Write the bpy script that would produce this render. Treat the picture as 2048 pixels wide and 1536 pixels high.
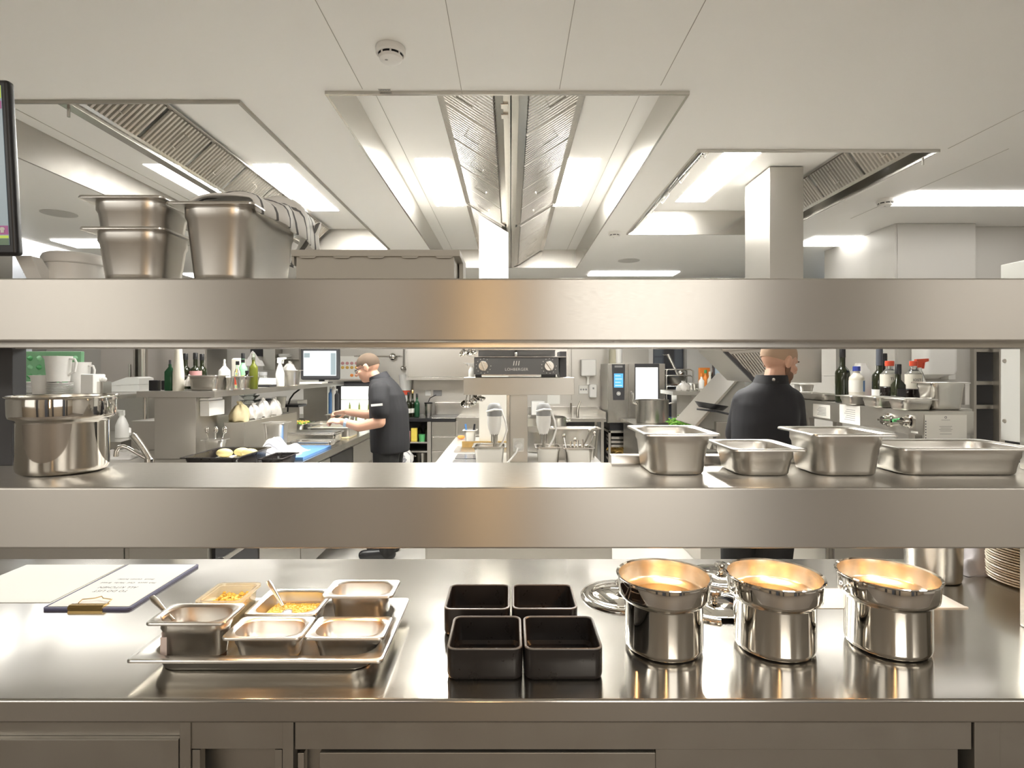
import bpy, bmesh, math, random
from mathutils import Vector, Matrix
random.seed(7)
for o in list(bpy.data.objects): bpy.data.objects.remove(o)
SC = bpy.context.scene
COL = SC.collection
# ---------------------------------------------------------------- camera, world, exposure
F, CX, CY, CAMZ = 1140.0, 1022.0, 738.0, 1.54        # 20 mm lens, level camera, horizon a little above the middle
cam = bpy.data.cameras.new('camera'); cam.sensor_width = 36; cam.lens = 36*F/2048
cam.shift_x = (1024-CX)/2048; cam.shift_y = -(768-CY)/2048
cam.clip_start = .02
co = bpy.data.objects.new('camera', cam); COL.objects.link(co)
co.location = (0, 0, CAMZ); co.rotation_euler = (math.pi/2, 0, 0)
SC.camera = co
SC.view_settings.view_transform = 'Standard'; SC.view_settings.look = 'None'
SC.view_settings.gamma = 1; SC.view_settings.use_curve_mapping = False
SC.view_settings.exposure = 0.76
wd = bpy.data.worlds.new('daylight'); SC.world = wd; wd.use_nodes = True
wd.node_tree.nodes['Background'].inputs[0].default_value = (.80, .90, 1, 1)
wd.node_tree.nodes['Background'].inputs[1].default_value = 4.0
LAMP = 52.0            # luminous ceiling panels
def area(name, loc, rot, sx, sy, power, col):
    l = bpy.data.lights.new(name, 'AREA'); l.shape = 'RECTANGLE'; l.size = sx; l.size_y = sy; l.energy = power; l.color = col
    o = bpy.data.objects.new(name, l); COL.objects.link(o); o.location = loc; o.rotation_euler = rot
    return o
# dining room side, behind the camera: unseen fill lights added at the closed wall, warm lamps over the guest side
area('dining_wall_fill', (1.2, -3.05, 1.85), (math.pi/2, 0, 0), 1.8, 1.3, 11, (1, .98, .95))
area('dining_wall_fill_left', (-3.9, -3.05, 1.85), (math.pi/2, 0, 0), 2.4, 1.3, 6, (1, .98, .95))
area('dining_overhead_fill', (-1.2, -2.2, 2.66), (0, 0, 0), 1.0, .5, 9, (1, .95, .88))  # extra overhead fill, added to lift the dim stretch of the shelf lips
area('dining_ceiling_light', (-3.4, -1.5, 2.66), (0, 0, 0), 1.8, .6, 34, (1, .95, .88))
area('dining_ceiling_light_middle', (1.0, -1.5, 2.66), (0, 0, 0), 1.3, .5, 26, (1, .95, .88))
area('dining_ceiling_light_right', (3.6, -1.5, 2.66), (0, 0, 0), 1.6, .6, 26, (1, .95, .88))
area('dining_wall_lamp', (-.22, -3.0, 1.75), (math.pi/2, 0, 0), .14, 1.2, 5, (1, .62, .28))

# ---------------------------------------------------------------- materials
def mat(name, col, rough=.5, metal=0, emit=0, trans=0, ecol=None, spec=.5, coat=0, alpha=1, sss=0, aniso=0):
    m = bpy.data.materials.new(name); m.use_nodes = True
    b = m.node_tree.nodes['Principled BSDF']
    b.inputs['Base Color'].default_value = (*col, 1); b.inputs['Roughness'].default_value = rough
    b.inputs['Metallic'].default_value = metal; b.inputs['Specular IOR Level'].default_value = spec
    if trans: b.inputs['Transmission Weight'].default_value = trans
    if coat: b.inputs['Coat Weight'].default_value = coat
    if alpha < 1: b.inputs['Alpha'].default_value = alpha
    if emit:
        b.inputs['Emission Color'].default_value = (*(ecol or col), 1); b.inputs['Emission Strength'].default_value = emit
    if aniso: b.inputs['Anisotropic'].default_value = aniso
    return m
def nodes(m): return m.node_tree.nodes, m.node_tree.links, m.node_tree.nodes['Principled BSDF']
def noise_rough(m, scale, lo, hi, bump=0, stretch=(1, 1, 1), colvar=0):
    N, L, b = nodes(m)
    tc = N.new('ShaderNodeTexCoord'); mp = N.new('ShaderNodeMapping'); mp.inputs['Scale'].default_value = stretch
    nz = N.new('ShaderNodeTexNoise'); nz.inputs['Scale'].default_value = scale; nz.inputs['Detail'].default_value = 5
    L.new(tc.outputs['Object'], mp.inputs[0]); L.new(mp.outputs[0], nz.inputs['Vector'])
    mr = N.new('ShaderNodeMapRange'); mr.inputs['To Min'].default_value = lo; mr.inputs['To Max'].default_value = hi
    mr.inputs['From Min'].default_value = .3; mr.inputs['From Max'].default_value = .7
    L.new(nz.outputs['Fac'], mr.inputs['Value']); L.new(mr.outputs[0], b.inputs['Roughness'])
    if bump:
        bp = N.new('ShaderNodeBump'); bp.inputs['Strength'].default_value = bump; bp.inputs['Distance'].default_value = .002
        L.new(nz.outputs['Fac'], bp.inputs['Height']); L.new(bp.outputs[0], b.inputs['Normal'])
    return m
STL = (.60, .575, .53)
M = {}
M['brushed'] = noise_rough(mat('brushed_steel', STL, .36, 1, aniso=.88), 60, .34, .40, 0, (1, 1, 14))
M['worktop'] = noise_rough(mat('worktop_steel', (.53, .51, .47), .25, 1, aniso=.5), 3, .12, .18, 0, (1, 2, 1))
N_, L_, b_ = nodes(M['worktop'])                      # fine scratches scatter a second, softer lobe
g_ = N_.new('ShaderNodeBsdfAnisotropic'); g_.inputs['Color'].default_value = (.53, .51, .47, 1); g_.inputs['Roughness'].default_value = .42
x_ = N_.new('ShaderNodeMixShader'); x_.inputs[0].default_value = .12; o_ = [n for n in N_ if n.type == 'OUTPUT_MATERIAL'][0]
L_.new(b_.outputs[0], x_.inputs[1]); L_.new(g_.outputs[0], x_.inputs[2]); L_.new(x_.outputs[0], o_.inputs['Surface'])
for k_ in ('brushed', 'worktop'):                    # grain direction comes from the UV map written in build()
    N_, L_, b_ = nodes(M[k_]); tg_ = N_.new('ShaderNodeTangent'); tg_.direction_type = 'UV_MAP'; tg_.uv_map = 'grain'
    L_.new(tg_.outputs[0], b_.inputs['Tangent'])
M['satin'] = mat('satin_steel', (.63, .61, .57), .27, 1)
M['pan'] = noise_rough(mat('gastronorm_steel', (.68, .66, .62), .3, 1), 20, .28, .33)
M['polish'] = mat('polished_steel', (.70, .675, .63), .055, 1)
M['potinside'] = mat('brushed_pot_inside', (.68, .65, .58), .26, 1)
M['dullsteel'] = noise_rough(mat('dull_steel', (.44, .42, .38), .45, 1), 12, .4, .5)
M['panel'] = mat('steel_panel', (.58, .56, .52), .38, 1)
M['ceil'] = mat('ceiling_white', (.88, .87, .84), .5)
M['gap'] = mat('joint_grey', (.40, .38, .34), .7)
M['wall'] = mat('wall_panel', (.80, .78, .74), .4)
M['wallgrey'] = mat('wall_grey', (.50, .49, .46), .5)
M['lamp'] = mat('lamp_white', (1, 1, 1), .5, 0, LAMP, ecol=(1, .98, .93))
M['lamp2'] = mat('soft_lamp_white', (1, 1, 1), .5, 0, 6.5, ecol=(1, .98, .94))
M['lamp3'] = mat('panel_lamp_white', (1, 1, 1), .5, 0, 3.6, ecol=(1, .98, .94))
M['warm'] = mat('heat_lamp_glow', (1, .7, .35), .5, 0, 110, ecol=(1, .50, .19))
M['white'] = mat('white_plastic', (.83, .82, .79), .35)
M['offwhite'] = mat('cream_plastic', (.72, .69, .60), .4)
M['black'] = mat('black_plastic', (.015, .015, .017), .35)
M['dark'] = mat('dark_grey_plastic', (.055, .055, .06), .4)
M['grey'] = mat('grey_plastic', (.30, .30, .30), .45)
M['enamel'] = noise_rough(mat('black_enamel', (.018, .015, .014), .3), 30, .25, .38, .01)
M['enamelrim'] = mat('worn_enamel_rim', (.16, .145, .13), .35)
M['brass'] = mat('brass', (.78, .56, .24), .22, 1)
M['paper'] = mat('paper', (.86, .85, .80), .7)
M['ink'] = mat('ink', (.10, .10, .12), .7)
M['navy'] = mat('navy_board', (.10, .10, .17), .5)
M['cloth'] = mat('white_cloth', (.78, .76, .74), .9)
M['lilac'] = mat('lilac_grey_cloth', (.52, .49, .50), .95)
M['plate'] = mat('stoneware_plate', (.62, .56, .45), .38)
M['glass'] = mat('clear_glass', (.95, .97, .95), .02, 0, trans=.92)
M['clearplastic'] = mat('clear_plastic', (.93, .90, .74), .12, 0, trans=.75)
M['bag'] = mat('plastic_bag', (.88, .85, .80), .25, 0, trans=.55)
M['wine'] = mat('dark_bottle_glass', (.018, .022, .010), .08)
M['olive'] = mat('green_oil_bottle', (.22, .25, .03), .06, 0, trans=.45)
M['greenglass'] = mat('green_bottle_glass', (.02, .09, .04), .08)
M['soy'] = mat('dark_sauce', (.012, .009, .008), .1)
M['red'] = mat('red_plastic', (.72, .09, .04), .4)
M['orange'] = mat('orange_plastic', (.85, .28, .05), .45)
M['yellow'] = mat('yellow_plastic', (.80, .62, .10), .45)
M['lime'] = mat('lime_label', (.55, .66, .08), .5)
M['blue'] = mat('blue_plastic', (.10, .24, .52), .4)
M['bluecap'] = mat('blue_cap', (.05, .08, .40), .4)
M['pink'] = mat('pink_label', (.60, .30, .30), .5)
M['green'] = mat('green_plastic', (.10, .42, .15), .45)
M['mint'] = mat('mint_green_plastic', (.30, .62, .36), .5)
M['skin'] = mat('skin', (.62, .36, .25), .5)
M['hair'] = mat('cropped_hair', (.10, .068, .045), .85)
M['beard'] = mat('short_beard', (.20, .11, .07), .8)
M['jacket'] = mat('black_jacket', (.012, .012, .014), .8)
M['jacket2'] = mat('charcoal_jacket', (.013, .013, .017), .75)
M['trouser'] = mat('dark_trousers', (.016, .016, .016), .85)
M['wood'] = noise_rough(mat('dining_wood', (.42, .35, .27), .5), 5, .4, .6)
M['plaster'] = mat('dining_plaster', (.62, .58, .50), .7)
M['darkfloor'] = mat('dining_floor', (.19, .165, .14), .5)
M['floor'] = mat('floor_tile', (.62, .60, .56), .45)
M['lohb'] = mat('graphite_panel', (.17, .17, .175), .4)
M['copper'] = mat('copper_cone', (.6, .42, .2), .25, 1)
M['warm3'] = mat('small_heat_lamp_glow', (1, .7, .4), .5, 0, 48, ecol=(1, .54, .23))
M['warm2'] = mat('faint_lamp_glow', (1, .7, .4), .5, 0, 8, ecol=(1, .70, .40))
M['screen'] = mat('screen_white', (.3, .33, .35), .3, 0, .62, ecol=(.80, .90, .93))
M['screenblue'] = mat('screen_blue', (.1, .4, .8), .3, 0, .55, ecol=(.08, .33, .75))
M['screengrey'] = mat('screen_grey_blue', (.2, .25, .28), .3, 0, .17, ecol=(.62, .74, .78))
M['scgreen'] = mat('screen_lime', (.3, .4, .05), .3, 0, .3, ecol=(.62, .78, .10))
M['scpurple'] = mat('screen_purple', (.35, .1, .25), .3, 0, .17, ecol=(.42, .12, .32))
M['scdark'] = mat('screen_dark_green', (.1, .15, .1), .3, 0, .12, ecol=(.25, .38, .22))
M['fridgelit'] = mat('lit_interior', (.9, .9, .85), .5, 0, 1.2, ecol=(1, 1, .93))
M['parsley'] = mat('parsley', (.10, .30, .03), .6)
M['parsley2'] = mat('parsley_light', (.24, .44, .07), .6)
M['grain'] = mat('golden_grain', (.72, .44, .10), .6)
M['grainy'] = mat('yellow_corn', (.80, .60, .14), .5)
M['fries'] = mat('fries', (.70, .46, .14), .6)
M['potato'] = mat('peeled_potato', (.76, .64, .30), .5)
M['sauce'] = mat('brown_sauce', (.10, .055, .03), .25)
M['cream'] = mat('cream_food', (.72, .62, .38), .5)
# ---------------------------------------------------------------- helpers
def W(x, y, Z): return Vector(((x-CX)/F*Z, Z, CAMZ-(y-CY)/F*Z))
def PX(x, Z): return (x-CX)/F*Z
def PZ(y, Z): return CAMZ-(y-CY)/F*Z
def rrect(w, d, r, z, cx=0, cy=0, n=5):
    r = max(min(r, w/2-1e-4, d/2-1e-4), 1e-4); out = []
    for k, (sx, sy) in enumerate(((1, 1), (-1, 1), (-1, -1), (1, -1))):
        for i in range(n+1):
            a = math.pi/2*(k+i/n)
            out.append(Vector((cx+sx*(w/2-r)+r*math.cos(a), cy+sy*(d/2-r)+r*math.sin(a), z)))
    return out
class MB:
    def __init__(s): s.bm = bmesh.new(); s.bev = False
    def _f(s, vs, mi=0):
        try:
            f = s.bm.faces.new(vs); f.material_index = mi; return f
        except ValueError: return None
    def box(s, x0, x1, y0, y1, z0, z1, bev=0, mi=0, seg=2):
        x0, x1 = min(x0, x1), max(x0, x1); y0, y1 = min(y0, y1), max(y0, y1); z0, z1 = min(z0, z1), max(z0, z1)
        v = [s.bm.verts.new((x, y, z)) for z in (z0, z1) for x, y in ((x0, y0), (x1, y0), (x1, y1), (x0, y1))]
        fs = [s._f([v[i] for i in q], mi) for q in ((3, 2, 1, 0), (4, 5, 6, 7), (0, 1, 5, 4), (1, 2, 6, 5), (2, 3, 7, 6), (3, 0, 4, 7))]
        if bev:
            s.bev = True; es = list({e for f in fs for e in f.edges})
            bmesh.ops.bevel(s.bm, geom=es, offset=min(bev, (x1-x0)*.45, (y1-y0)*.45, (z1-z0)*.45), segments=seg, affect='EDGES', profile=.5, material=mi)
        return s
    def loft(s, rings, cap0=True, cap1=True, closed=True, mi=0):
        R = [[s.bm.verts.new(p) for p in r] for r in rings]
        n = len(R[0])
        for a, b in zip(R, R[1:]):
            for i in range(n if closed else n-1):
                j = (i+1) % n
                s._f((a[i], a[j], b[j], b[i]), mi)
        if cap0: s._f(R[0][::-1], mi)
        if cap1: s._f(R[-1], mi)
        return s
    def lathe(s, prof, c=(0, 0, 0), seg=40, mi=0, sx=1, sy=1):
        c = Vector(c); R = []
        for r, z in prof:
            if r < 1e-6: R.append([s.bm.verts.new(c+Vector((0, 0, z)))])
            else: R.append([s.bm.verts.new(c+Vector((r*sx*math.cos(2*math.pi*i/seg), r*sy*math.sin(2*math.pi*i/seg), z))) for i in range(seg)])
        for a, b in zip(R, R[1:]):
            for i in range(seg):
                j = (i+1) % seg
                if len(a) == 1 and len(b) == 1: continue
                if len(a) == 1: s._f((a[0], b[j], b[i]), mi)
                elif len(b) == 1: s._f((a[i], a[j], b[0]), mi)
                else: s._f((a[i], a[j], b[j], b[i]), mi)
        return s
    def tube(s, path, r, seg=8, mi=0, cap=True, flat=1):
        P = [Vector(p) for p in path]; rs = r if isinstance(r, (list, tuple)) else [r]*len(P)
        up = Vector((0, 0, 1)); rings = []; prev = None
        for i, p in enumerate(P):
            t = (P[min(i+1, len(P)-1)]-P[max(i-1, 0)]).normalized()
            if prev is None:
                a = t.cross(up)
                if a.length < 1e-3: a = t.cross(Vector((1, 0, 0)))
            else: a = prev-t*prev.dot(t)
            a.normalize(); prev = a; b = t.cross(a)
            rings.append([p+(a*math.cos(2*math.pi*k/seg)+b*math.sin(2*math.pi*k/seg)*flat)*rs[i] for k in range(seg)])
        return s.loft(rings, cap, cap, True, mi)
    def prism(s, pts, axis, a, b, mi=0):
        def p3(u, v, w): return Vector((w, u, v)) if axis == 'x' else (Vector((u, w, v)) if axis == 'y' else Vector((u, v, w)))
        return s.loft([[p3(u, v, a) for u, v in pts], [p3(u, v, b) for u, v in pts]], mi=mi)
    def ell(s, c, rx, ry, rz, rot=None, su=20, sv=12, mi=0):
        R = rot or Matrix.Identity(3); c = Vector(c); rows = []
        for j in range(sv+1):
            th = math.pi*j/sv
            if j in (0, sv): rows.append([s.bm.verts.new(c+R@Vector((0, 0, rz*math.cos(th))))])
            else: rows.append([s.bm.verts.new(c+R@Vector((rx*math.sin(th)*math.cos(2*math.pi*i/su), ry*math.sin(th)*math.sin(2*math.pi*i/su), rz*math.cos(th)))) for i in range(su)])
        for a, b in zip(rows, rows[1:]):
            for i in range(su):
                j = (i+1) % su
                if len(a) == 1: s._f((a[0], b[i], b[j]), mi)
                elif len(b) == 1: s._f((a[i], b[0], a[j]), mi)
                else: s._f((a[i], b[i], b[j], a[j]), mi)
        return s
    def cap(s, p0, p1, r0, r1, seg=14, mi=0):      # tapered limb with round ends
        p0, p1 = Vector(p0), Vector(p1); d = (p1-p0); L = d.length; d = d/L
        path = []; rs = []
        for k in range(5):
            a = math.pi/2*(1-k/4); path.append(p0-d*r0*math.sin(a)); rs.append(max(r0*math.cos(a), 1e-4))
        for k in range(5):
            a = math.pi/2*k/4; path.append(p1+d*r1*math.sin(a)); rs.append(max(r1*math.cos(a), 1e-4))
        return s.tube(path, rs, seg, mi)
    def blobs(s, pts, r, n, fl=.6, mi=0):
        for _ in range(n):
            p = pts(); q = r*random.uniform(.7, 1.2)
            s.ell(p, q, q*.8, q*fl, Matrix.Rotation(random.uniform(0, 6), 3, 'Z'), 6, 4, mi)
        return s
    def xf(s, m): bmesh.ops.transform(s.bm, matrix=m, verts=s.bm.verts); return s
    def build(s, name, m, parent=None, loc=(0, 0, 0), rotz=0, smooth=38):
        bmesh.ops.recalc_face_normals(s.bm, faces=s.bm.faces)
        me = bpy.data.meshes.new(name); s.bm.to_mesh(me); s.bm.free()
        for k in (m if isinstance(m, (list, tuple)) else [m]): me.materials.append(M[k] if isinstance(k, str) else k)
        if smooth:
            me.polygons.foreach_set('use_smooth', [True]*len(me.polygons)); me.set_sharp_from_angle(angle=math.radians(smooth))
        if m in ('brushed', 'worktop'):
            uv = me.uv_layers.new(name='grain'); co_ = me.vertices
            for pl in me.polygons:
                n = pl.normal; a = max(range(3), key=lambda i: abs(n[i])); ax = ((2, 1), (2, 0), (1, 0))[a]
                for li in pl.loop_indices:
                    v = co_[me.loops[li].vertex_index].co; uv.data[li].uv = (v[ax[0]], v[ax[1]])
        o = bpy.data.objects.new(name, me); COL.objects.link(o)
        o.location = loc; o.rotation_euler = (0, 0, rotz)
        if s.bev and smooth:
            w = o.modifiers.new('flat_faces', 'WEIGHTED_NORMAL'); w.keep_sharp = True; w.weight = 80
        if parent: o.parent = parent
        return o
def tag(o, label=None, cat=None, group=None, kind=None):
    if label: o['label'] = label
    if cat: o['category'] = cat
    if group: o['group'] = group
    if kind: o['kind'] = kind
    return o
def thing(name, label, cat, loc=(0, 0, 0), rotz=0, group=None):
    o = bpy.data.objects.new(name, None); COL.objects.link(o); o.empty_display_size = .05
    o.location = loc; o.rotation_euler = (0, 0, rotz)
    return tag(o, label, cat, group)
def solo(mb, name, m, label, cat, loc=(0, 0, 0), rotz=0, group=None, smooth=38, kind=None):
    return tag(mb.build(name, m, None, loc, rotz, smooth), label, cat, group, kind)
def struct(mb, name, m, smooth=0): return tag(mb.build(name, m, smooth=smooth), kind='structure')
def dup(root, loc, label, rotz=0, group=None, scale=None):
    r = root.copy(); COL.objects.link(r); r.location = loc; r.rotation_euler = (0, 0, rotz); r['label'] = label
    if group: r['group'] = group
    if scale: r.scale = scale
    for ch in list(root.children):
        c = ch.copy(); COL.objects.link(c); c.parent = r
        for g in list(ch.children):
            d = g.copy(); COL.objects.link(d); d.parent = c
    return r
def text(body, size, m, parent=None, mx=None, name='lettering', depth=.0004, align='CENTER', shear=0):
    cu = bpy.data.curves.new('t', 'FONT'); cu.body = body; cu.size = size; cu.extrude = depth; cu.align_x = align; cu.align_y = 'CENTER'; cu.shear = shear
    cu.space_character = 1.08; cu.resolution_u = 3
    t = bpy.data.objects.new('t', cu); COL.objects.link(t)
    me = bpy.data.meshes.new_from_object(t); bpy.data.objects.remove(t)
    if mx is not None: me.transform(mx)
    me.materials.clear(); me.materials.append(M[m])
    o = bpy.data.objects.new(name, me); COL.objects.link(o)
    if parent: o.parent = parent
    return o
RX90 = Matrix.Rotation(math.pi/2, 4, 'X')       # lettering that faces the camera (-Y)
# ---------------------------------------------------------------- room shell
ZC, ZR = CAMZ+1.16, CAMZ+1.347      # ceiling, raised hood recess
XL, XR, YB, YF = -6.6, 5.6, 8.1, -3.2
HOODS = ((-2.67, -1.18, 2.467, 5.5), (-.765, .734, 2.39, 6.45), (.996, 2.254, 3.02, 4.86))
mb = MB(); mb.box(XL-.1, XR+.1, 1.5, YB+.1, -.1, 0); mb.box(XL-.1, XR+.1, YF-.1, 1.5, -.1, 0, mi=1); struct(mb, 'floor', ['floor', 'darkfloor'])
mb = MB()
xs = sorted({XL, XR, *[h[0] for h in HOODS], *[h[1] for h in HOODS]}); ys = sorted({YF, YB, *[h[2] for h in HOODS], *[h[3] for h in HOODS]})
for xa, xb in zip(xs, xs[1:]):
    for ya, yb in zip(ys, ys[1:]):
        cx, cy = (xa+xb)/2, (ya+yb)/2
        if any(h[0] < cx < h[1] and h[2] < cy < h[3] for h in HOODS): continue
        mb._f([mb.bm.verts.new(p) for p in ((xa, ya, ZC), (xb, ya, ZC), (xb, yb, ZC), (xa, yb, ZC))], 0)
bmesh.ops.remove_doubles(mb.bm, verts=mb.bm.verts, dist=1e-5)
for x, y0, y1 in ((-.615, 0, 2.36), (-.206, 0, 2.37), (.201, 0, 2.36), (.612, 0, 2.33), (2.3, .3, 3.0), (2.62, 3.0, 4.4)):
    mb.box(x-.0012, x+.0012, y0, y1, ZC-.0012, ZC+.001, mi=1)
struct(mb, 'ceiling', ['ceil', 'gap'])
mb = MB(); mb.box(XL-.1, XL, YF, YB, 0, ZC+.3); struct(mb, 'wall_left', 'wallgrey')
mb = MB(); mb.box(XR, XR+.1, YF, YB, 0, ZC+.3); struct(mb, 'wall_right', 'wall')
WX0, WX1, WZ0, WZ1 = 4.45, 5.4, 1.0, 2.3            # window opening in the back wall
mb = MB()
for a, b, c, d in ((XL-.1, WX0, 0, ZC+.3), (WX1, XR+.1, 0, ZC+.3), (WX0, WX1, 0, WZ0), (WX0, WX1, WZ1, ZC+.3)): mb.box(a, b, YB, YB+.12, c, d)
struct(mb, 'wall_back', 'wall')
mb = MB()
for a, b, c, d in ((WX0, WX0+.06, WZ0, WZ1), (WX1-.06, WX1, WZ0, WZ1), (WX0, WX1, WZ0, WZ0+.06), (WX0, WX1, WZ1-.06, WZ1), (4.78, 4.84, WZ0, WZ1), (WX0, WX1, 1.66, 1.72)): mb.box(a, b, YB+.02, YB+.08, c, d)
wf = struct(mb, 'window_1', M.setdefault('anthracite', mat('anthracite_frame', (.09, .10, .125), .45)))
mb = MB(); mb.box(WX0+.05, WX1-.05, YB+.045, YB+.05, WZ0+.05, WZ1-.05); mb.build('window_pane', 'glass', wf, smooth=0)
mb = MB()
for k in range(9): mb.box(WX0+.06, WX1-.06, YB-.03, YB-.005, 1.66+.022*k, 1.676+.022*k)
mb.build('blind', 'wall', wf, smooth=0)
# dining side behind the camera
mb = MB()
mb.box(XL, -1.9, YF-.1, YF, 1.1, ZC, mi=0); mb.box(XL, -1.9, YF-.1, YF, 0, 1.1, mi=1); mb.box(-1.9, .35, YF-.1, YF, 0, ZC, mi=1); mb.box(.35, 2.75, YF-.1, YF, 0, 1.3, mi=1)
mb.box(.35, 2.75, YF-.1, YF, 1.3, 2.5, mi=0); mb.box(.35, 2.75, YF-.1, YF, 2.5, ZC, mi=1); mb.box(2.75, XR, YF-.1, YF, 0, 1.1, mi=1); mb.box(2.75, XR, YF-.1, YF, 1.1, ZC, mi=0)
struct(mb, 'wall_front', ['plaster', 'wood'])
for k, (x, w, m) in enumerate(((-2.3, .16, 'dark'), (-.8, .22, 'anthracite'), (-.42, .05, 'dark'), (.28, .10, 'dark'), (2.5, .25, 'anthracite'), (3.3, .1, 'dark'))):
    mb = MB(); mb.box(x-w, x+w, YF+.005, YF+.22, 0, 2.3); struct(mb, 'trim_%d' % (k+5), m)  # unseen dark pillars, added to streak the reflections in pots and shelf lips
# bright side opening column at the far left, and the tiled partition behind the dishes
mb = MB(); mb.box(PX(25, 5.2), PX(46, 5.2), 5.2, 5.3, 0, ZC); struct(mb, 'trim_1', mat('pale_blue_frame', (.66, .70, .76), .4))

# ---------------------------------------------------------------- ventilation hoods recessed in the ceiling
def filter_panel(parent, xa, za, xb, zb, y0, y1, pitch=.03):
    # corrugated grease filter: ridges run down the slope, repeated along y
    mb = MB(); n = max(2, int((y1-y0)/pitch)); top, bot = [], []
    d = Vector((xb-xa, 0, zb-za)).normalized(); nrm = Vector((d.z, 0, -d.x))
    if nrm.z > 0: nrm = -nrm
    prof = []
    for i in range(n):
        y = y0+(y1-y0)*i/n; p = (y1-y0)/n
        prof += [(y, 0), (y+p*.12, .014), (y+p*.58, .014), (y+p*.7, 0)]
    prof.append((y1, 0))
    R = [[Vector((xa, y, za))+nrm*h for y, h in prof], [Vector((xb, y, zb))+nrm*h for y, h in prof]]
    mb.loft(R, False, False, False)
    f = mb.build('grease_filter', 'satin', parent, smooth=0)
    ym = (y0+y1)/2; c = Vector(((xa+xb)/2, ym, (za+zb)/2))+nrm*.016
    m2 = MB(); m2.tube([c-d*.045+Vector((0, .012, 0)), c-d*.045+nrm*.018, c+d*.045+nrm*.018, c+d*.045-Vector((0, .012, 0))], .0035, 6)
    m2.build('filter_handle', 'satin', f)
def hood(label, h, lights, banks):
    x0, x1, y0, y1 = h
    t = thing('ventilation_hood', label, 'hood', ((x0+x1)/2, (y0+y1)/2, ZC)); ox, oy = t.location.x, t.location.y
    def P(mb, name, m, **k): return mb.build(name, m, t, (-ox, -oy, -ZC), **k)
    mb = MB(); mb.box(x0-.02, x1+.02, y0-.02, y1+.02, ZR+.004, ZR+.03); P(mb, 'top_panel', 'ceil', smooth=0)
    for a, b, c, d in ((x0-.012, x0, y0-.012, y1+.012), (x1, x1+.012, y0-.012, y1+.012), (x0, x1, y0-.012, y0), (x0, x1, y1, y1+.012)):
        mb = MB(); mb.box(a, b, c, d, ZC-.014, ZR+.004); P(mb, 'skirt', 'dullsteel' if x0 < -2 else 'satin', smooth=0)
    for x in ((x0+.10, x1-.10)):
        mb = MB(); mb.box(x-.001, x+.001, y0, y1, ZR+.001, ZR+.005); P(mb, 'panel_joint', 'gap', smooth=0)
    for a, b, c, d in lights:
        mb = MB(); mb.box(a, b, c, d, ZR+.0024, ZR+.0036); P(mb, 'light_panel', 'lamp2' if a < -2 else 'lamp', smooth=0)
    class Q: pass
    for xa, za, xb, zb, c, d, ln in banks:
        n = max(1, round((d-c)/ln)); L = (d-c)/n
        for i in range(n):
            pa = t; old = len(COL.objects)
            filter_panel(t, xa-ox, za-ZC, xb-ox, zb-ZC, c+L*i+.012-oy, c+L*(i+1)-.012-oy)
        dx, dz = xb-xa, zb-za
        def strip(x0_, z0_, x1_, z1_, nm):
            m_ = MB(); dd = Vector((x1_-x0_, z1_-z0_)); dd.normalize(); nn = Vector((-dd.y, dd.x))*.006
            m_.prism([(x0_, z0_), (x1_, z1_), (x1_+nn.x, z1_+nn.y), (x0_+nn.x, z0_+nn.y)], 'y', c, d); P(m_, nm, 'satin', smooth=0)
        strip(xa-dx*.17, za-dz*.0, xa, za, 'frame_strip'); strip(xb, zb, xb+dx*.17, zb+dz*.1, 'frame_strip')
    return t, P
h1 = CAMZ+1.335; h0 = CAMZ+1.175
t, P = hood('large steel extraction hood in the middle of the ceiling with V shaped filters', HOODS[1],
     ((-.615, -.395, 3.66, 4.72), (.345, .575, 3.66, 4.72)),
     ((-.32, h1, -.072, h0, 2.40, 4.58, .43), (.32, h1, .072, h0, 2.40, 4.58, .43), (-.32, h1, -.072, h0, 4.66, 6.4, .6), (.32, h1, .072, h0, 4.66, 6.4, .6)))
mb = MB(); mb.box(-.036, -.002, 2.395, 6.44, ZC-.012, ZC+.04, .003); mb.box(.002, .036, 2.395, 6.44, ZC-.012, ZC+.04, .003); P(mb, 'ridge_beam', 'satin')
mb = MB()
for s in (-1, 1): mb.prism([(s*.36, h1+.005), (s*.05, h0-.02), (s*.05, h0+.02), (s*.36, h1+.04)], 'y', 4.585, 4.65)
P(mb, 'cross_frame', 'satin', smooth=0)
for y in (2.46, 2.56):
    mb = MB(); mb.box(-.045, -.012, y, y+.04, ZC-.02, ZC-.012, .002); P(mb, 'bracket', 'satin')
hl, PL = hood('wide steel extraction hood at the left with ribbed filter strip and two light panels', HOODS[0],
     ((-1.70, -1.47, 3.76, 4.86), (-2.43, -2.2, 3.76, 4.86)),
     ((-1.745, CAMZ+1.33, -1.90, CAMZ+1.185, 2.48, 5.44, .42), (-2.135, CAMZ+1.33, -1.98, CAMZ+1.185, 2.48, 5.44, .42)))
mb = MB(); mb.box(-1.968, -1.912, 2.47, 5.49, ZC-.012, ZC+.04, .004); PL(mb, 'ridge_beam', 'satin')
mb = MB(); mb.tube([(-1.94, 2.5, ZC-.012), (-1.94, 2.5, ZC-.055)], .006); PL(mb, 'bolt', 'satin')
hr, PR = hood('smaller steel extraction hood at the right above the range, beside the square duct', HOODS[2],
     ((1.33, 1.56, 3.42, 4.6),),
     ((2.06, CAMZ+1.335, 2.165, CAMZ+1.19, 3.03, 4.84, .42), (1.16, CAMZ+1.335, 1.05, CAMZ+1.19, 3.03, 4.84, .42)))
mb = MB(); mb.tube([(2.24, 3.1, ZC-.012), (2.24, 3.1, ZC-.05)], .006); PR(mb, 'bolt', 'satin')

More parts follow.
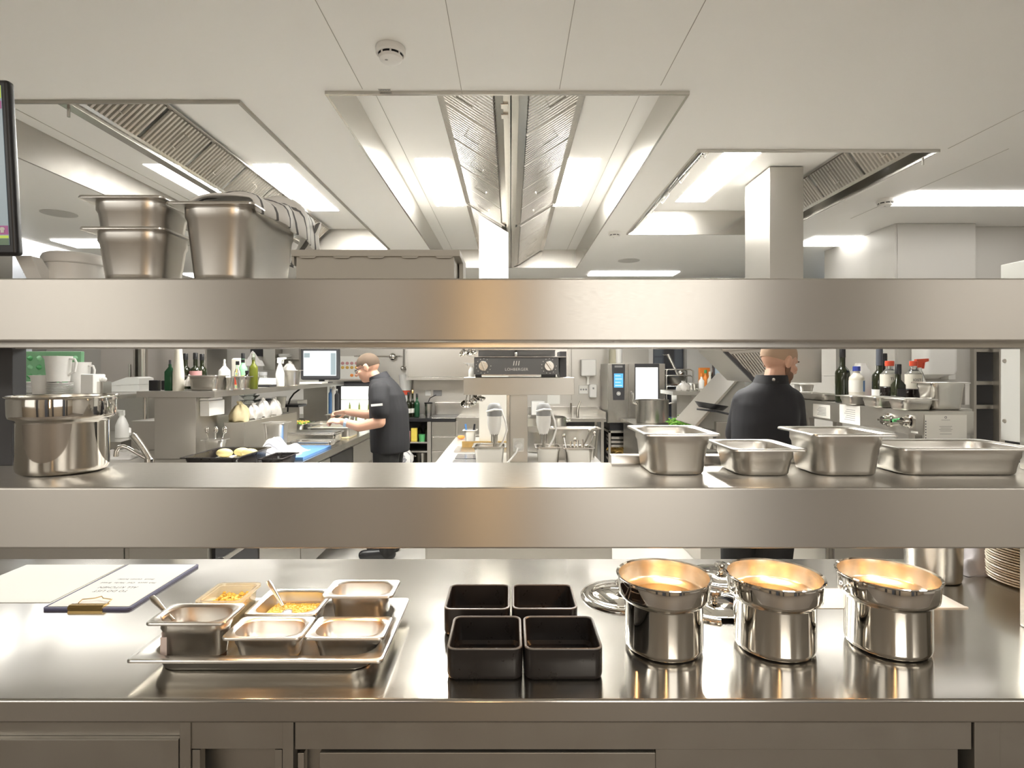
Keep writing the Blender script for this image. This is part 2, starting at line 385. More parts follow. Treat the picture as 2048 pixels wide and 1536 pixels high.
# flush luminous ceiling panels outside the hoods
for a, b, c, d, lb in ((2.62, 4.6, 3.72, 4.02, 'long luminous ceiling panel at the far right of the ceiling'),
                       (2.66, 3.6, 4.98, 5.34, 'short luminous ceiling panel between the square duct and the right pillar'),
                       (-4.9, -4.35, 4.85, 6.6, 'broad luminous ceiling panel at the far left above the dish shelf'),
                       (-4.12, -3.2, 5.1, 5.42, 'narrow luminous ceiling panel beside the stacked pans at left'),
                       (.95, 2.0, 6.75, 7.05, 'luminous ceiling panel low behind the large middle hood'),
                       (-4.0, -2.9, 6.9, 7.2, 'added luminous ceiling panel brightening the back left behind the stacked pans')):  # the back left panel is added to brighten the far room
    mb = MB(); mb.box(a, b, c, d, ZC-.012, ZC-.003); solo(mb, 'ceiling_light', 'lamp3', lb, 'light', smooth=0)
def detector(x, y, lb):
    t = thing('smoke_detector', lb, 'smoke detector', (x, y, ZC))
    mb = MB(); mb.lathe([(0, 0), (.052, 0), (.054, -.006), (.053, -.022), (.048, -.027), (.046, -.027)]); mb.lathe([(.043, -.033), (.040, -.043), (.030, -.050), (0, -.052)]); mb.build('housing', 'white', t)
    mb = MB(); mb.lathe([(.040, -.020), (.0425, -.027), (.0425, -.034), (.036, -.036), (0, -.036)]); mb.build('sensor_slot', 'black', t)
    for k in range(8):
        a = k*math.pi/4+.2; mb = MB(); mb.box(.0425*math.cos(a)-.003, .0425*math.cos(a)+.003, .0425*math.sin(a)-.003, .0425*math.sin(a)+.003, -.036, -.025); mb.build('cage_rib', 'white', t, smooth=0)
    mb = MB(); mb.ell((-.012, -.015, -.0505), .006, .004, .002); mb.build('indicator', 'grey', t)
detector(-.435, 2.06, 'white round smoke detector nearest on the ceiling in front of the middle hood')
detector(2.56, 3.9, 'white smoke detector near the long light panel at the right')
detector(.877, 4.83, 'white smoke detector between the middle hood and the right hood')
for x, y, lb in ((-3.37, 4.25, 'flat round grey ceiling speaker at the far left'), (1.26, 6.1, 'flat round grey ceiling speaker behind the right hood')):
    mb = MB(); mb.lathe([(0, -.006), (.10, -.006), (.115, -.003), (.115, 0)]); solo(mb, 'ceiling_speaker', 'wallgrey', lb, 'speaker', (x, y, ZC))
t = thing('ceiling_sticker', 'small printed white sticker on the front edge of the middle hood', 'sticker', (PX(770, 2.37), 2.365, ZC))
mb = MB(); mb.box(-.028, .028, -.008, .008, -.0015, 0); mb.build('paper_label', 'paper', t, smooth=0)
mb = MB()
for k in range(9): mb.box(-.025+.0055*k, -.0215+.0055*k, -.005, .004+.002*(k % 2), -.0022, -.0014)
mb.build('print', 'ink', t, smooth=0)

# ducts and pillars that meet the ceiling
mb = MB(); mb.prism([(-.262, .905), (-.022, .905), (-.022, CAMZ+1.12), (-.262, CAMZ+1.265)], 'y', 4.68, 5.0)
mb.prism([(-.262, CAMZ+.02), (-.022, CAMZ+.02), (-.022, CAMZ+.024), (-.262, CAMZ+.024)], 'y', 4.678, 4.69, 1)
solo(mb, 'steel_duct', [mat('pale_steel_sheet', (.72, .70, .64), .42, .6), 'gap'], 'pale square steel duct rising behind the grill into the middle hood', 'duct', smooth=0)
mb = MB(); mb.box(1.72, 1.945, 3.79, 4.19, PZ(600, 3.82)+.002, ZR-.002, .003); solo(mb, 'steel_duct', 'panel', 'square steel duct rising into the right hood beside its filters', 'duct')
mb = MB(); mb.box(3.08, 3.70, 4.54, 5.6, 0, ZC-.002); struct(mb, 'trim_2', M.setdefault('coat', mat('coated_panel', (.56, .545, .51), .5, .25)))
mb = MB(); mb.box(3.06, 3.08, 4.545, 4.86, 0, ZC-.002); struct(mb, 'trim_3', 'coat')
mb = MB(); mb.box(3.70, XR-.005, 4.64, 4.8, 0, ZC-.002); struct(mb, 'wall_partition', 'coat')
# ---------------------------------------------------------------- the pass: worktop, cabinets, gantry
CT = .90                     # counter height
CF, CB = 1.102, 1.925        # counter front / back edge
mb = MB(); mb.box(-2.2, 2.2, CF, CB, CT-.046, CT, .006, seg=3)
solo(mb, 'steel_worktop', 'worktop', 'long brushed steel worktop of the pass in the foreground', 'worktop')
CY0 = 1.128
def cab(name, label, cat='cabinet'): return thing(name, label, cat, (0, CY0, 0))
def cx(x): return PX(x, CY0)
def cz(y): return PZ(y, CY0)
t = cab('base_cabinet', 'plain steel cabinet front below the worktop at the left')
mb = MB(); mb.box(-2.15, cx(359), .012, .7, .1, .852); mb.build('carcass', 'dullsteel', t, smooth=0)
mb = MB(); mb.box(-2.15, cx(357), 0, .012, .1, cz(1479), .002); mb.build('panel', 'dullsteel', t)
t = cab('base_cabinet', 'narrow steel cabinet with a recessed bolted panel between two posts')
mb = MB(); mb.box(cx(361), cx(383), -.004, .02, .1, .852, .002); mb.build('post', 'dullsteel', t)
mb = MB(); mb.box(cx(566), cx(588), -.004, .02, .1, .852, .002); mb.build('post', 'dullsteel', t)
mb = MB(); mb.box(cx(383), cx(566), 0, .02, cz(1498), .852, .001); mb.build('top_rail', 'dullsteel', t)
mb = MB(); mb.box(cx(384), cx(400), 0, .02, .1, cz(1500), .001); mb.box(cx(549), cx(564), 0, .02, .1, cz(1500), .001); mb.build('side_rail', 'dullsteel', t)
mb = MB(); mb.box(cx(383), cx(566), .05, .6, .1, .85); mb.build('recessed_panel', 'dullsteel', t, smooth=0)
mb = MB(); mb.tube([(cx(484), .05, cz(1508)), (cx(484), .044, cz(1508))], .006, 10); mb.build('bolt', 'satin', t)
t = cab('drawer_unit', 'wide steel drawer unit under the middle of the worktop')
mb = MB(); mb.box(cx(590), cx(1943), 0, .03, cz(1499), .852, .001); mb.build('top_rail', 'dullsteel', t)
mb = MB(); mb.box(cx(590), cx(1930), .03, .7, .1, .852); mb.build('carcass', 'dullsteel', t, smooth=0)
mb = MB(); mb.box(cx(640), cx(1310), -.004, .02, .42, cz(1503), .002); mb.build('drawer', 'dullsteel', t)
mb = MB(); mb.box(cx(1314), cx(1926), .012, .028, .1, cz(1503), .002); mb.build('side_panel', 'dullsteel', t)
mb = MB(); mb.box(cx(595), cx(608), 0, .02, .15, cz(1506), .002); mb.build('hinge_bar', 'satin', t)
t = cab('base_cabinet', 'steel cabinet end with upright post at the right below the worktop')
mb = MB(); mb.box(cx(1946), cx(1998), -.004, .03, .1, .852, .002); mb.build('post', 'dullsteel', t)
mb = MB(); mb.box(cx(2000), 2.15, .006, .7, .1, .852); mb.build('panel', 'dullsteel', t, smooth=0)
# gantry with two shelves
SF, SB = 1.2, 1.525
Z1B, Z1T = CAMZ-.379, CAMZ-.2495
Z2B, Z2T = CAMZ+.058, CAMZ+.1916
g = thing('pass_gantry', 'two tier steel heated gantry standing on the pass worktop', 'gantry', (0, (SF+SB)/2, CT))
GY = (SF+SB)/2
def gp(mb, name, m, **k): return mb.build(name, m, g, (0, -GY, -CT), **k)
for zb, zt in ((Z1B, Z1T), (Z2B, Z2T)):
    mb = MB(); mb.box(-1.75, 1.75, SF, SB, zb, zt, .005, seg=3); s_ = gp(mb, 'shelf', 'brushed')
    mb = MB(); mb.box(-1.6, 1.6, SF+.05, SF+.065, zb-.012, zb+.002, .002); mb.box(-1.6, 1.6, SB-.05, SB-.035, zb-.006, zb+.002, .002); mb.build('rail', 'satin', s_)
    for x in ((-.62, -.36, .335, .60, .885) if zb == Z1B else (-.62, .02, .66)):
        mb = MB(); mb.lathe([(0, zb+.001), (.04, zb+.001), (.04, zb-.004), (0, zb-.004)], (x, SF+.12, 0), 24); lm = mb.build('heat_lamp', 'satin', s_)
        mb = MB(); mb.lathe([(0, zb-.004), (.028, zb-.004), (.026, zb-.0055), (0, zb-.006)], (x, SF+.12, 0), 24); mb.build('glowing_bulb', ('warm' if x > 0 else 'warm3') if zb == Z1B else 'warm2', lm)
for x in (1.29,):
    for a, b in ((CT, Z1B), (Z1T, Z2B)):
        mb = MB(); mb.box(x-.02, x+.06, 1.375, 1.425, a, b, .004); gp(mb, 'post', 'satin')
for a, b in ((Z1T, Z2B),):
    mb = MB(); mb.box(-1.42, PX(24, 1.47), 1.47, 1.515, a, b, .003); gp(mb, 'post', 'dark')  # steel post, its dark reflection put into the colour
# ---------------------------------------------------------------- gastronorm pans and pots
def pan_mesh(w, d, h, fl=.013, taper=.006, r=.032, step=.026, mb=None, z=0):
    mb = mb or MB(); wt, dt = w-2*fl, d-2*fl; k = min(h/.1, 1.6)
    ws, ds = wt-.007, dt-.007; wb, db = ws-2*taper*k, ds-2*taper*k; zs = h-min(step, h*.4); t = .0022
    def R(a, b, rr, zz): return rrect(a, b, rr, z+zz)
    q = min(.013, h*.3)
    mb.loft([R(wb-2*q, db-2*q, r*.7, 0), R(wb-.8*q, db-.8*q, r*.85, q*.12), R(wb-.2*q, db-.2*q, r*.95, q*.45), R(wb, db, r, q),
             R(ws, ds, r, zs-.005), R(wt, dt, r+.002, zs+.002), R(wt, dt, r+.002, h-.004), R(w-.003, d-.003, .012, h-.0045),
             R(w, d, .013, h-.0055), R(w, d, .013, h-.002), R(w-.003, d-.003, .012, h), R(w-.009, d-.009, .011, h+.0006), R(wt+.006, dt+.006, r+.004, h-.0008), R(wt-t, dt-t, r+.001, h-.004),
             R(wt-t, dt-t, r+.001, zs+.002), R(ws-t, ds-t, r-.001, zs-.005), R(wb-t, db-t, r-.001, q), R(wb-t-.5*q, db-t-.5*q, r*.9, q*.45), R(wb-2*q, db-2*q, r*.7, .0022)])
    return mb
def pan(label, x0, x1, y0, d, z, h, group=None, m='pan', rot=0, name='gastronorm_pan', cat='pan', **k):
    w = x1-x0
    return solo(pan_mesh(w, d, h, **k), name, m, label, cat, ((x0+x1)/2, y0+d/2, z), rot, group)
GP = 'small gastronorm pans standing in the steel tray'
tray = pan('shallow steel tray holding the five small pans on the worktop', -.794, -.264, 1.17, .325, CT, .041, name='steel_tray', cat='tray', fl=.026, taper=.012, r=.05, step=.012)
tz = CT+.0028
pan('deep small steel pan with a spoon and brown sauce, front left in the tray', -.779, -.608, 1.208, .106, tz, .098, GP)
pan('small shallow steel pan with a thin layer of grain, front middle in the tray', -.622, -.449, 1.216, .108, tz, .063, GP)
pan('small shallow steel pan with grain, front right in the tray', -.445, -.272, 1.216, .108, tz, .063, GP)
pan('wider steel pan half full of yellow corn with a spoon, back middle in the tray', -.629, -.456, 1.334, .156, tz, .063, GP)
pan('small deep steel pan standing empty at the back right corner of the tray', -.452, -.281, 1.352, .108, tz, .098, GP)
def fill(name, m, label, cat, x0, x1, y0, d, z, zf, kind=None, grains=0, gm=None, gr=.0035):
    mb = MB(); w = x1-x0-.045; dd = d-.045
    mb.loft([rrect(w, dd, .03, 0), rrect(w, dd, .03, zf)])
    if grains: mb.blobs(lambda: (random.uniform(-w/2+.008, w/2-.008), random.uniform(-dd/2+.008, dd/2-.008), zf+random.uniform(-.001, .0035)), gr, grains, .7, 1)
    return solo(mb, name, [m, gm or m], label, cat, ((x0+x1)/2, y0+d/2, z+.003), kind=kind)
fill('brown_sauce', 'sauce', 'dark brown sauce in the deep pan with a spoon', 'sauce', -.779, -.608, 1.208, .106, tz, .055)
fill('golden_grain', 'grain', 'thin layer of golden grain in the front middle pan of the tray', 'grain', -.622, -.449, 1.216, .108, tz, .014, 'stuff', 420, 'grain', .003)
fill('golden_grain', 'grain', 'golden grain in the front right pan of the tray', 'grain', -.445, -.272, 1.216, .108, tz, .016, 'stuff', 420, 'grain', .003)
fill('yellow_corn', 'grainy', 'yellow corn kernels in the wide pan at the back of the tray', 'corn', -.629, -.456, 1.334, .156, tz, .030, 'stuff', 620, 'grainy', .0045)
# tape strip on the deep pan
mb = MB(); mb.box(-.7555, -.754, 1.232, 1.262, tz+.012, tz+.068); mb.box(-.752, -.738, 1.2215, 1.2222, tz+.015, tz+.062)
solo(mb, 'tape_label', M.setdefault('tape', mat('pinkish_tape', (.72, .60, .55), .6)), 'pinkish paper tape stuck on the corner of the deep pan in the tray', 'tape', smooth=0)
# translucent container behind the deep pan
cl = MB(); c0 = (-.742, -.636, 1.335, 1.455)
def thin_tub(mb, w, d, h, r=.014, fl=.006, tp=.008):
    mb.loft([rrect(w-2*tp, d-2*tp, r, 0), rrect(w-.002, d-.002, r, h-.006), rrect(w+2*fl, d+2*fl, r, h-.006), rrect(w+2*fl, d+2*fl, r, h), rrect(w-.004, d-.004, r, h), rrect(w-2*tp-.004, d-2*tp-.004, r, .002)])
    return mb
solo(thin_tub(cl, .098, .112, .092), 'plastic_container', 'clearplastic', 'translucent plastic container of corn behind the deep pan in the tray', 'container', (-.689, 1.395, tz))
mb = MB(); mb.loft([rrect(.078, .09, .01, 0), rrect(.086, .098, .01, .058)])
mb.blobs(lambda: (random.uniform(-.038, .038), random.uniform(-.045, .045), .058+random.uniform(0, .012)), .0045, 260, .7)
solo(mb, 'yellow_corn', 'grainy', 'yellow corn inside the translucent plastic container', 'corn', (-.689, 1.395, tz+.0035), kind='stuff')
def spoon(label, a, b, bowl=True):
    a, b = Vector(a), Vector(b); t = thing('spoon', label, 'spoon', b); d = (a-b)
    mb = MB(); n = 6; L = d.length; u = d/L; side = u.cross(Vector((0, 1, 0))).normalized()
    mb.tube([u*(.03+(L-.03)*i/n) for i in range(n+1)], [.005, .005, .006, .007, .0085, .0095, .007], 10, flat=.4); mb.build('handle', 'satin', t)
    mb = MB(); mb.ell(u*.012+Vector((0, 0, -.002)), .013, .02, .005); mb.build('bowl', 'satin', t)
spoon('steel spoon leaning left in the deep pan of brown sauce', (PX(304, 1.30), 1.30, PZ(1193, 1.30)), (PX(362, 1.255), 1.255, tz+.066))
spoon('steel spoon standing in the pan of yellow corn', (PX(537, 1.41), 1.41, PZ(1162, 1.41)), (PX(578, 1.385), 1.385, tz+.036))
# ---------------------------------------------------------------- black square boxes
def black_box(label, x0, x1, y0, d, z=CT):
    t = thing('square_box', label, 'box', ((x0+x1)/2, y0+d/2, z), group='square black boxes on the worktop'); w = x1-x0; h = .065
    mb = MB()
    mb.loft([rrect(w-.012, d-.012, .016, 0), rrect(w-.004, d-.004, .018, .003), rrect(w, d, .019, .01), rrect(w, d, .019, h-.0012)], cap1=False)
    mb.loft([rrect(w-.012, d-.012, .014, h-.0012), rrect(w-.013, d-.013, .014, .012), rrect(w-.026, d-.026, .012, .005)], cap0=False)
    mb.build('body', 'enamel', t)
    mb = MB(); mb.loft([rrect(w, d, .019, h-.0012), rrect(w-.002, d-.002, .018, h+.0004), rrect(w-.009, d-.009, .015, h+.0008), rrect(w-.012, d-.012, .014, h-.0012)], False, False); mb.build('rim', 'enamelrim', t)
black_box('black square box in the front row, left of the two', -.133, .0235, 1.169, .159)
black_box('black square box in the front row, right one nearest the pots', .0275, .190, 1.169, .159)
black_box('black square box in the back row, left of the two', -.162, -.0025, 1.364, .159)
black_box('black square box in the back row, beside the glass-bright round lid', .0025, .161, 1.366, .157)
# ---------------------------------------------------------------- round bain-marie pots
def pot_mesh(r, h, col=.30):
    rb, rc = r*.815, r*.945; zc = h*(1-col); t = .002
    mb = MB()
    mb.lathe([(0, 0), (rb-.016, 0), (rb-.007, .0022), (rb-.0015, .008), (rb, .016), (rb, zc-.008), (rb+.002, zc-.003), (rc-.006, zc+.001), (rc-.001, zc+.005), (rc, zc+.012), (rc+.001, h-.012), (r-.006, h-.005), (r-.001, h-.003), (r, h-.001), (r-.001, h+.001), (r-.006, h-.0012)], seg=72)
    mb.lathe([(r-.006, h-.0012), (rc-t, h-.012), (rc-t, zc+.012), (rc-t-.004, zc+.004), (rb-t, zc-.004), (rb-t, .016), (rb-t-.006, .005), (rb-.018, .0022), (0, .0022)], seg=72, mi=1)
    bmesh.ops.remove_doubles(mb.bm, verts=mb.bm.verts, dist=1e-6)
    return mb
PG = 'polished round pots on the worktop'
pots = []
for X0, Z0, lb in ((.3516, 1.314, 'polished round steel pot beside the black boxes, leftmost of the three'), (.607, 1.315, 'polished round steel pot in the middle of the three on the worktop'), (.871, 1.320, 'polished round steel pot with the brightest golden inside, nearest the plates')):
    pots.append(solo(pot_mesh(.1075, .168), 'round_pot', ['polish', 'potinside'], lb, 'pot', (X0, Z0, CT), group=PG, smooth=50))
solo(pot_mesh(.114, .184), 'round_pot', ['polish', 'potinside'], 'large polished round pot at the left end of the lower gantry shelf', 'pot', (-1.094, 1.394, Z1T+.0005), smooth=50)
mb = MB(); mb.lathe([(0, 0), (.062, 0), (.07, .003), (.073, .012), (.078, .245), (.081, .25), (.0765, .248), (.0715, .014), (.06, .004), (0, .004)], seg=60)
solo(mb, 'tall_pot', 'satin', 'tall satin steel pot behind the rightmost polished pot, under the gantry shelf', 'pot', (1.297, 1.752, CT))
# lids
def lid(label, x, y, notch=False, r=.115, tilt=0):
    t = thing('pot_lid', label, 'lid', (x, y, CT), group='domed pot lids behind the pots')
    mb = MB(); seg = 64; prof = [(0, .021), (.03, .0205), (.06, .017), (.078, .0115), (.086, .008), (.094, .0095), (.104, .0095), (.110, .007), (.1135, .002), (.1135, 0), (.109, .0005)]
    if not notch: mb.lathe([(a*r/.1135, b) for a, b in prof], seg=seg)
    else:
        a0, a1 = math.radians(-100), math.radians(-80); R = []
        for a, b in prof:
            ring = []
            for i in range(seg+1):
                an = a1+(2*math.pi-(a1-a0))*i/seg; ring.append(Vector((a*r/.1135*math.cos(an), a*r/.1135*math.sin(an), b)))
            R.append(ring)
        inner = [k for k, (a, b) in enumerate(prof) if a <= .094]
        mb.lathe([(a*r/.1135, b) for a, b in prof[:inner[-1]+1]], seg=seg); mb.loft(R[inner[-1]:], False, False, False)
    mb.build('dome', 'polish', t, smooth=60)
    mb = MB(); mb.lathe([(0, .02), (.011, .02), (.008, .026), (.009, .032), (.017, .036), (.019, .042), (.015, .047), (0, .049)], seg=28); mb.build('knob', 'polish', t)
lid('polished domed steel lid lying between the black boxes and the first pot', .311, 1.60)
lid('polished domed steel lid with a ladle notch, in front of the other lid', .545, 1.528, True, .106)
lid('polished domed steel lid behind the notched lid, near the gantry shadow', .642, 1.745, False, .106)
# ---------------------------------------------------------------- plates at the right
for i in range(17):
    mb = MB(); r = .131*(1+.006*math.sin(i*1.7)); 
    mb.lathe([(0, 0), (.08, 0), (.10, .0015), (r-.012, .005), (r-.002, .0065), (r, .0085), (r-.003, .0105), (r-.02, .0085), (.09, .005), (0, .004)], seg=56)
    solo(mb, 'dinner_plate', 'plate', 'beige stoneware dinner plate in the tall stack at the right end of the worktop', 'plate', (1.583+.0012*math.sin(i*2.3), 1.70+.0012*math.cos(i*1.9), CT+.0005+.0078*i), group='stacked beige plates on the worktop')
def crumple(mb, w, d, h, seed, nx=22, ny=18, fold=.5, mi=0):
    rnd = random.Random(seed); ph = [rnd.uniform(0, 6) for _ in range(8)]; rows = []
    for j in range(ny+1):
        row = []
        for i in range(nx+1):
            u, v = i/nx*2-1, j/ny*2-1; e = max(0, 1-abs(u)**3)*max(0, 1-abs(v)**3)
            z = h*e*(.55+.25*math.sin(5*u+ph[0]+2*v)+.2*math.sin(5*v+ph[1]-3*u)+.05*math.sin(11*u+ph[2])+.05*math.sin(9*(u+v)+ph[3]))
            row.append(Vector((u*w/2*(1+.09*math.sin(4*v+ph[4])), v*d/2*(1+.09*math.sin(5*u+ph[5])), max(z, .001))))
        rows.append(row)
    mb.loft(rows, False, False, False, mi)
    under = [[Vector((p.x, p.y, 0)) for p in (r[0], r[-1])] for r in rows]
    mb.loft(under, False, False, False, mi)
    return mb
solo(crumple(MB(), .16, .15, .10, 3), 'kitchen_towel', 'lilac', 'crumpled lilac grey kitchen towel between the tall pot and the plates', 'towel', (1.485, 1.835, CT+.0005), smooth=80)
# ---------------------------------------------------------------- papers and clipboard
mb = MB(); mb.box(-1.58, -1.262, 1.56, 1.86, 0, .0012); solo(mb, 'paper_sheet', 'paper', 'blank white paper sheet at the left of the clipboard', 'paper', (0, 0, CT+.0004), smooth=0)
mb = MB(); mb.box(.80, 1.222, 1.522, 1.66, 0, .001); mb.prism([(1.12, 1.5225), (1.222, 1.5225), (1.222, 1.53), (1.12, 1.53)], 'z', .001, .003); solo(mb, 'paper_sheet', 'paper', 'white paper sheet under and behind the polished pots at the right', 'paper', (0, 0, CT+.0004), smooth=0)
t = thing('clipboard', 'dark blue clipboard with a handwritten sheet and brass clip on the worktop', 'clipboard', (-1.127, 1.68, CT+.0004))
mb = MB(); mb.loft([rrect(.234, .342, .012, 0), rrect(.234, .342, .012, .006)]); mb.build('board', 'navy', t)
mb = MB(); mb.box(-.108, .108, -.160, .165, .006, .0072); pp = mb.build('sheet', 'paper', t, smooth=0)
mb = MB(); mb.prism([(-.172, .0), (-.174, .0075), (-.168, .013), (-.156, .0125), (-.150, .009), (-.142, .0075), (-.142, .0068), (-.1715, -.0002)], 'x', -.046, .046); cl = mb.build('clip', 'brass', t)
mb = MB(); mb.tube([(-.040, -.142, .0085), (-.040, -.128, .0125), (-.012, -.122, .013), (0, -.110, .0135), (.012, -.122, .013), (.040, -.128, .0125), (.040, -.142, .0085)], .0013, 8); mb.build('wire_loop', 'brass', cl)
for s_, sz, y, x in (('TO DO LIST', .017, -.056, -.012), ('ALL KITCHEN', .017, -.029, -.010), ('Fish sauce  Cod  Herbs  Bread', .012, .006, -.004), ('Stock  Lemon butter', .012, .034, .0)):
    text(s_, sz, 'ink', t, Matrix.Translation((x, y, .0074)) @ Matrix.Rotation(math.pi, 4, 'Z'), 'handwriting', .0001, shear=.2)
# ---------------------------------------------------------------- lower shelf: pans at the right
SG = 'steel pans on the lower gantry shelf'
zs = Z1T+.0004
pan('deep steel pan on the lower gantry shelf, leftmost of the four at the right', .306, .483, 1.305, .208, zs, .100, SG, r=.04)
pan('shallow steel pan between the two deep pans on the lower gantry shelf', .507, .679, 1.298, .19, zs, .066, SG, r=.04)
pan('wide deep steel pan on the lower gantry shelf beside the long low pan', .690, .885, 1.296, .19, zs, .100, SG, r=.04)
pan('long low steel pan at the right end of the lower gantry shelf', .895, 1.222, 1.305, .182, zs, .067, SG, r=.045)
mb = MB(); mb.prism([(1.486, 0), (1.486, .005), (1.490, .021), (1.494, .023), (1.522, .023), (1.522, 0)], 'x', .262, .90)
solo(mb, 'steel_bar', 'satin', 'long flat steel bar lying along the back of the lower gantry shelf behind the pans', 'bar', (0, 0, zs))
# ---------------------------------------------------------------- upper shelf
zu = Z2T+.0004
UG = 'nested steel pans on the upper gantry shelf'
pan('lower of two nested steel pans on the upper gantry shelf', -.918, -.738, 1.205, .165, zu, .110, UG, r=.04)
pan('upper of two nested steel pans on the upper gantry shelf', -.920, -.736, 1.203, .165, zu+.066, .110, UG, r=.04)
pan('large deep steel pan with a striped cloth on the upper gantry shelf', -.734, -.545, 1.203, .322, zu, .163, r=.045, fl=.016)
# striped cloth lying on the large pan and hanging over its far right corner
def striped(a=(.84, .83, .80), b=(.16, .16, .16), sc=60):
    m = mat('striped_cloth', a, .9); N, L, bs = nodes(m)
    tc = N.new('ShaderNodeTexCoord'); wv = N.new('ShaderNodeTexWave'); wv.inputs['Scale'].default_value = sc; wv.inputs['Distortion'].default_value = 2.5
    wv.bands_direction = 'Y'; cr = N.new('ShaderNodeValToRGB'); cr.color_ramp.interpolation = 'CONSTANT'
    cr.color_ramp.elements[0].color = (*b, 1); cr.color_ramp.elements[1].color = (*a, 1); cr.color_ramp.elements[1].position = .07
    L.new(tc.outputs['Object'], wv.inputs['Vector']); L.new(wv.outputs['Fac'], cr.inputs[0]); L.new(cr.outputs[0], bs.inputs['Base Color']); return m
M['stripe'] = striped(sc=7)
mb = MB(); rows = []
for j in range(41):
    v = j/40; y = 1.235+.30*v; row = []; top = .020+.060*v**1.2+.010*math.sin(17*v)*(.3+v); out = -.548+.026*min(1, v*2.5)
    for i in range(17):
        u = i/16; a = math.pi*u
        x = -.70+(out+.70)*(1-math.cos(a))/2+.006*math.sin(15*v+4*u)
        z = .166+top*math.sin(a)**.7+.006*math.sin(29*v+6*u)*math.sin(a)
        if u > .85: z -= (u-.85)*(.10+.18*v)
        row.append(Vector((x, y+.012*math.sin(6*u+9*v), z)))
    rows.append(row)
mb.loft(rows, False, False, False)
rows = []
for j in range(13):                                   # corner that hangs down behind
    v = j/12; row = []
    for i in range(9):
        u = i/8; row.append(Vector((-.585+.066*u+.012*math.sin(5*v+2*u), 1.53+.012*math.sin(6*u+4*v)+.012*v, .20-.115*v-.012*math.sin(math.pi*u))))
    rows.append(row)
mb.loft(rows, False, False, False)
o = solo(mb, 'striped_cloth', 'stripe', 'white cloth with dark stripes heaped on the large pan on the upper gantry shelf', 'cloth', (0, 0, zu), smooth=80)
sm = o.modifiers.new('thick', 'SOLIDIFY'); sm.thickness = .004; sm.offset = 1
# lidded flat box
t = thing('lidded_box', 'flat grey box with a toothed lid on the upper gantry shelf', 'box', (-.29, 1.30, zu))
bm_ = mat('matt_grey_card', (.44, .42, .37), .6); M['card'] = bm_
mb = MB(); mb.box(-.172, .168, -.075, .072, 0, .060, .002); mb.build('body', 'card', t)
mb = MB(); mb.box(-.181, .181, -.081, .078, .049, .0635, .002)
mb.build('lid', 'card', t)
for k in range(5):
    x = -.145+.073*k; mb = MB(); mb.prism([(x-.019, .049), (x+.019, .049), (x+.014, .0455), (x-.014, .0455)], 'y', -.0812, -.0785); mb.build('tab', 'card', t, smooth=0)
mb = MB(); mb.prism([(-.176, .05), (-.181, .05), (-.179, .034), (-.175, .030)], 'y', -.078, -.06); mb.build('side_flap', 'card', t, smooth=0)
mb = MB(); mb.prism([(.172, .05), (.181, .05), (.181, .006), (.172, .003)], 'y', .0, .07); mb.build('side_flap', 'card', t, smooth=0)
# white tub
t = thing('plastic_tub', 'round white plastic tub with lid beside the nested pans on the upper shelf', 'tub', (-1.053, 1.38, zu))
mb = MB(); mb.lathe([(0, 0), (.058, 0), (.061, .003), (.064, .056), (0, .056)], seg=48); mb.build('body', 'white', t)
mb = MB(); mb.lathe([(0, .0565), (.066, .0565), (.068, .059), (.068, .072), (.064, .080), (.058, .083), (0, .084)], seg=48); mb.build('lid', 'white', t)
# order monitor at the left edge
t = thing('order_monitor', 'black order screen standing on the left end of the upper gantry shelf', 'monitor', (-1.27, 1.33, zu))
def tilt(m): return m.xf(Matrix.Translation((0, -.10, .045)) @ Matrix.Rotation(math.radians(3.6), 4, 'X'))
mb = MB(); mb.box(-.21, .203, 0, .022, .008, .378, .008, seg=3); tilt(mb).build('housing', 'black', t)
mb = MB(); mb.box(-.20, .190, -.0015, .004, .030, .364); sc_ = tilt(mb).build('screen', 'screengrey', t, smooth=0)
for a, b, c, d, m in ((-.20, .190, .338, .364, 'scgreen'), (.10, .190, .316, .332, 'scpurple'), (-.20, .190, .030, .044, 'scdark'), (-.20, .190, .0445, .050, 'scgreen'), (.166, .190, .052, .071, 'scpurple')):
    mb = MB(); mb.box(a, b, -.0022, -.001, c, d); tilt(mb).build('screen_tile', m, sc_, smooth=0)
mb = MB(); mb.ell((.178, -.0028, .064), .006, .0006, .004, su=12); mb.box(.1745, .1815, -.0032, -.0022, .056, .063); tilt(mb).build('hat_icon', 'white', sc_)
tx = Matrix.Translation((0, -.10, .045)) @ Matrix.Rotation(math.radians(3.6), 4, 'X')
text('06', .020, 'scdark', sc_, tx @ Matrix.Translation((.178, -.0026, .351)) @ RX90, depth=.0002)
text('7', .015, 'white', sc_, tx @ Matrix.Translation((.180, -.0026, .324)) @ RX90, depth=.0002)
mb = MB(); mb.prism([(-.02, 0), (.07, 0), (.07, .004), (.012, .012), (-.03, .06), (-.06, .06)], 'x', .165, .20); mb.build('foot', 'white', t, smooth=0)
mb = MB(); mb.prism([(-.02, 0), (.07, 0), (.07, .004), (.012, .012), (-.03, .06), (-.06, .06)], 'x', -.16, -.12); mb.build('foot', 'white', t, smooth=0)
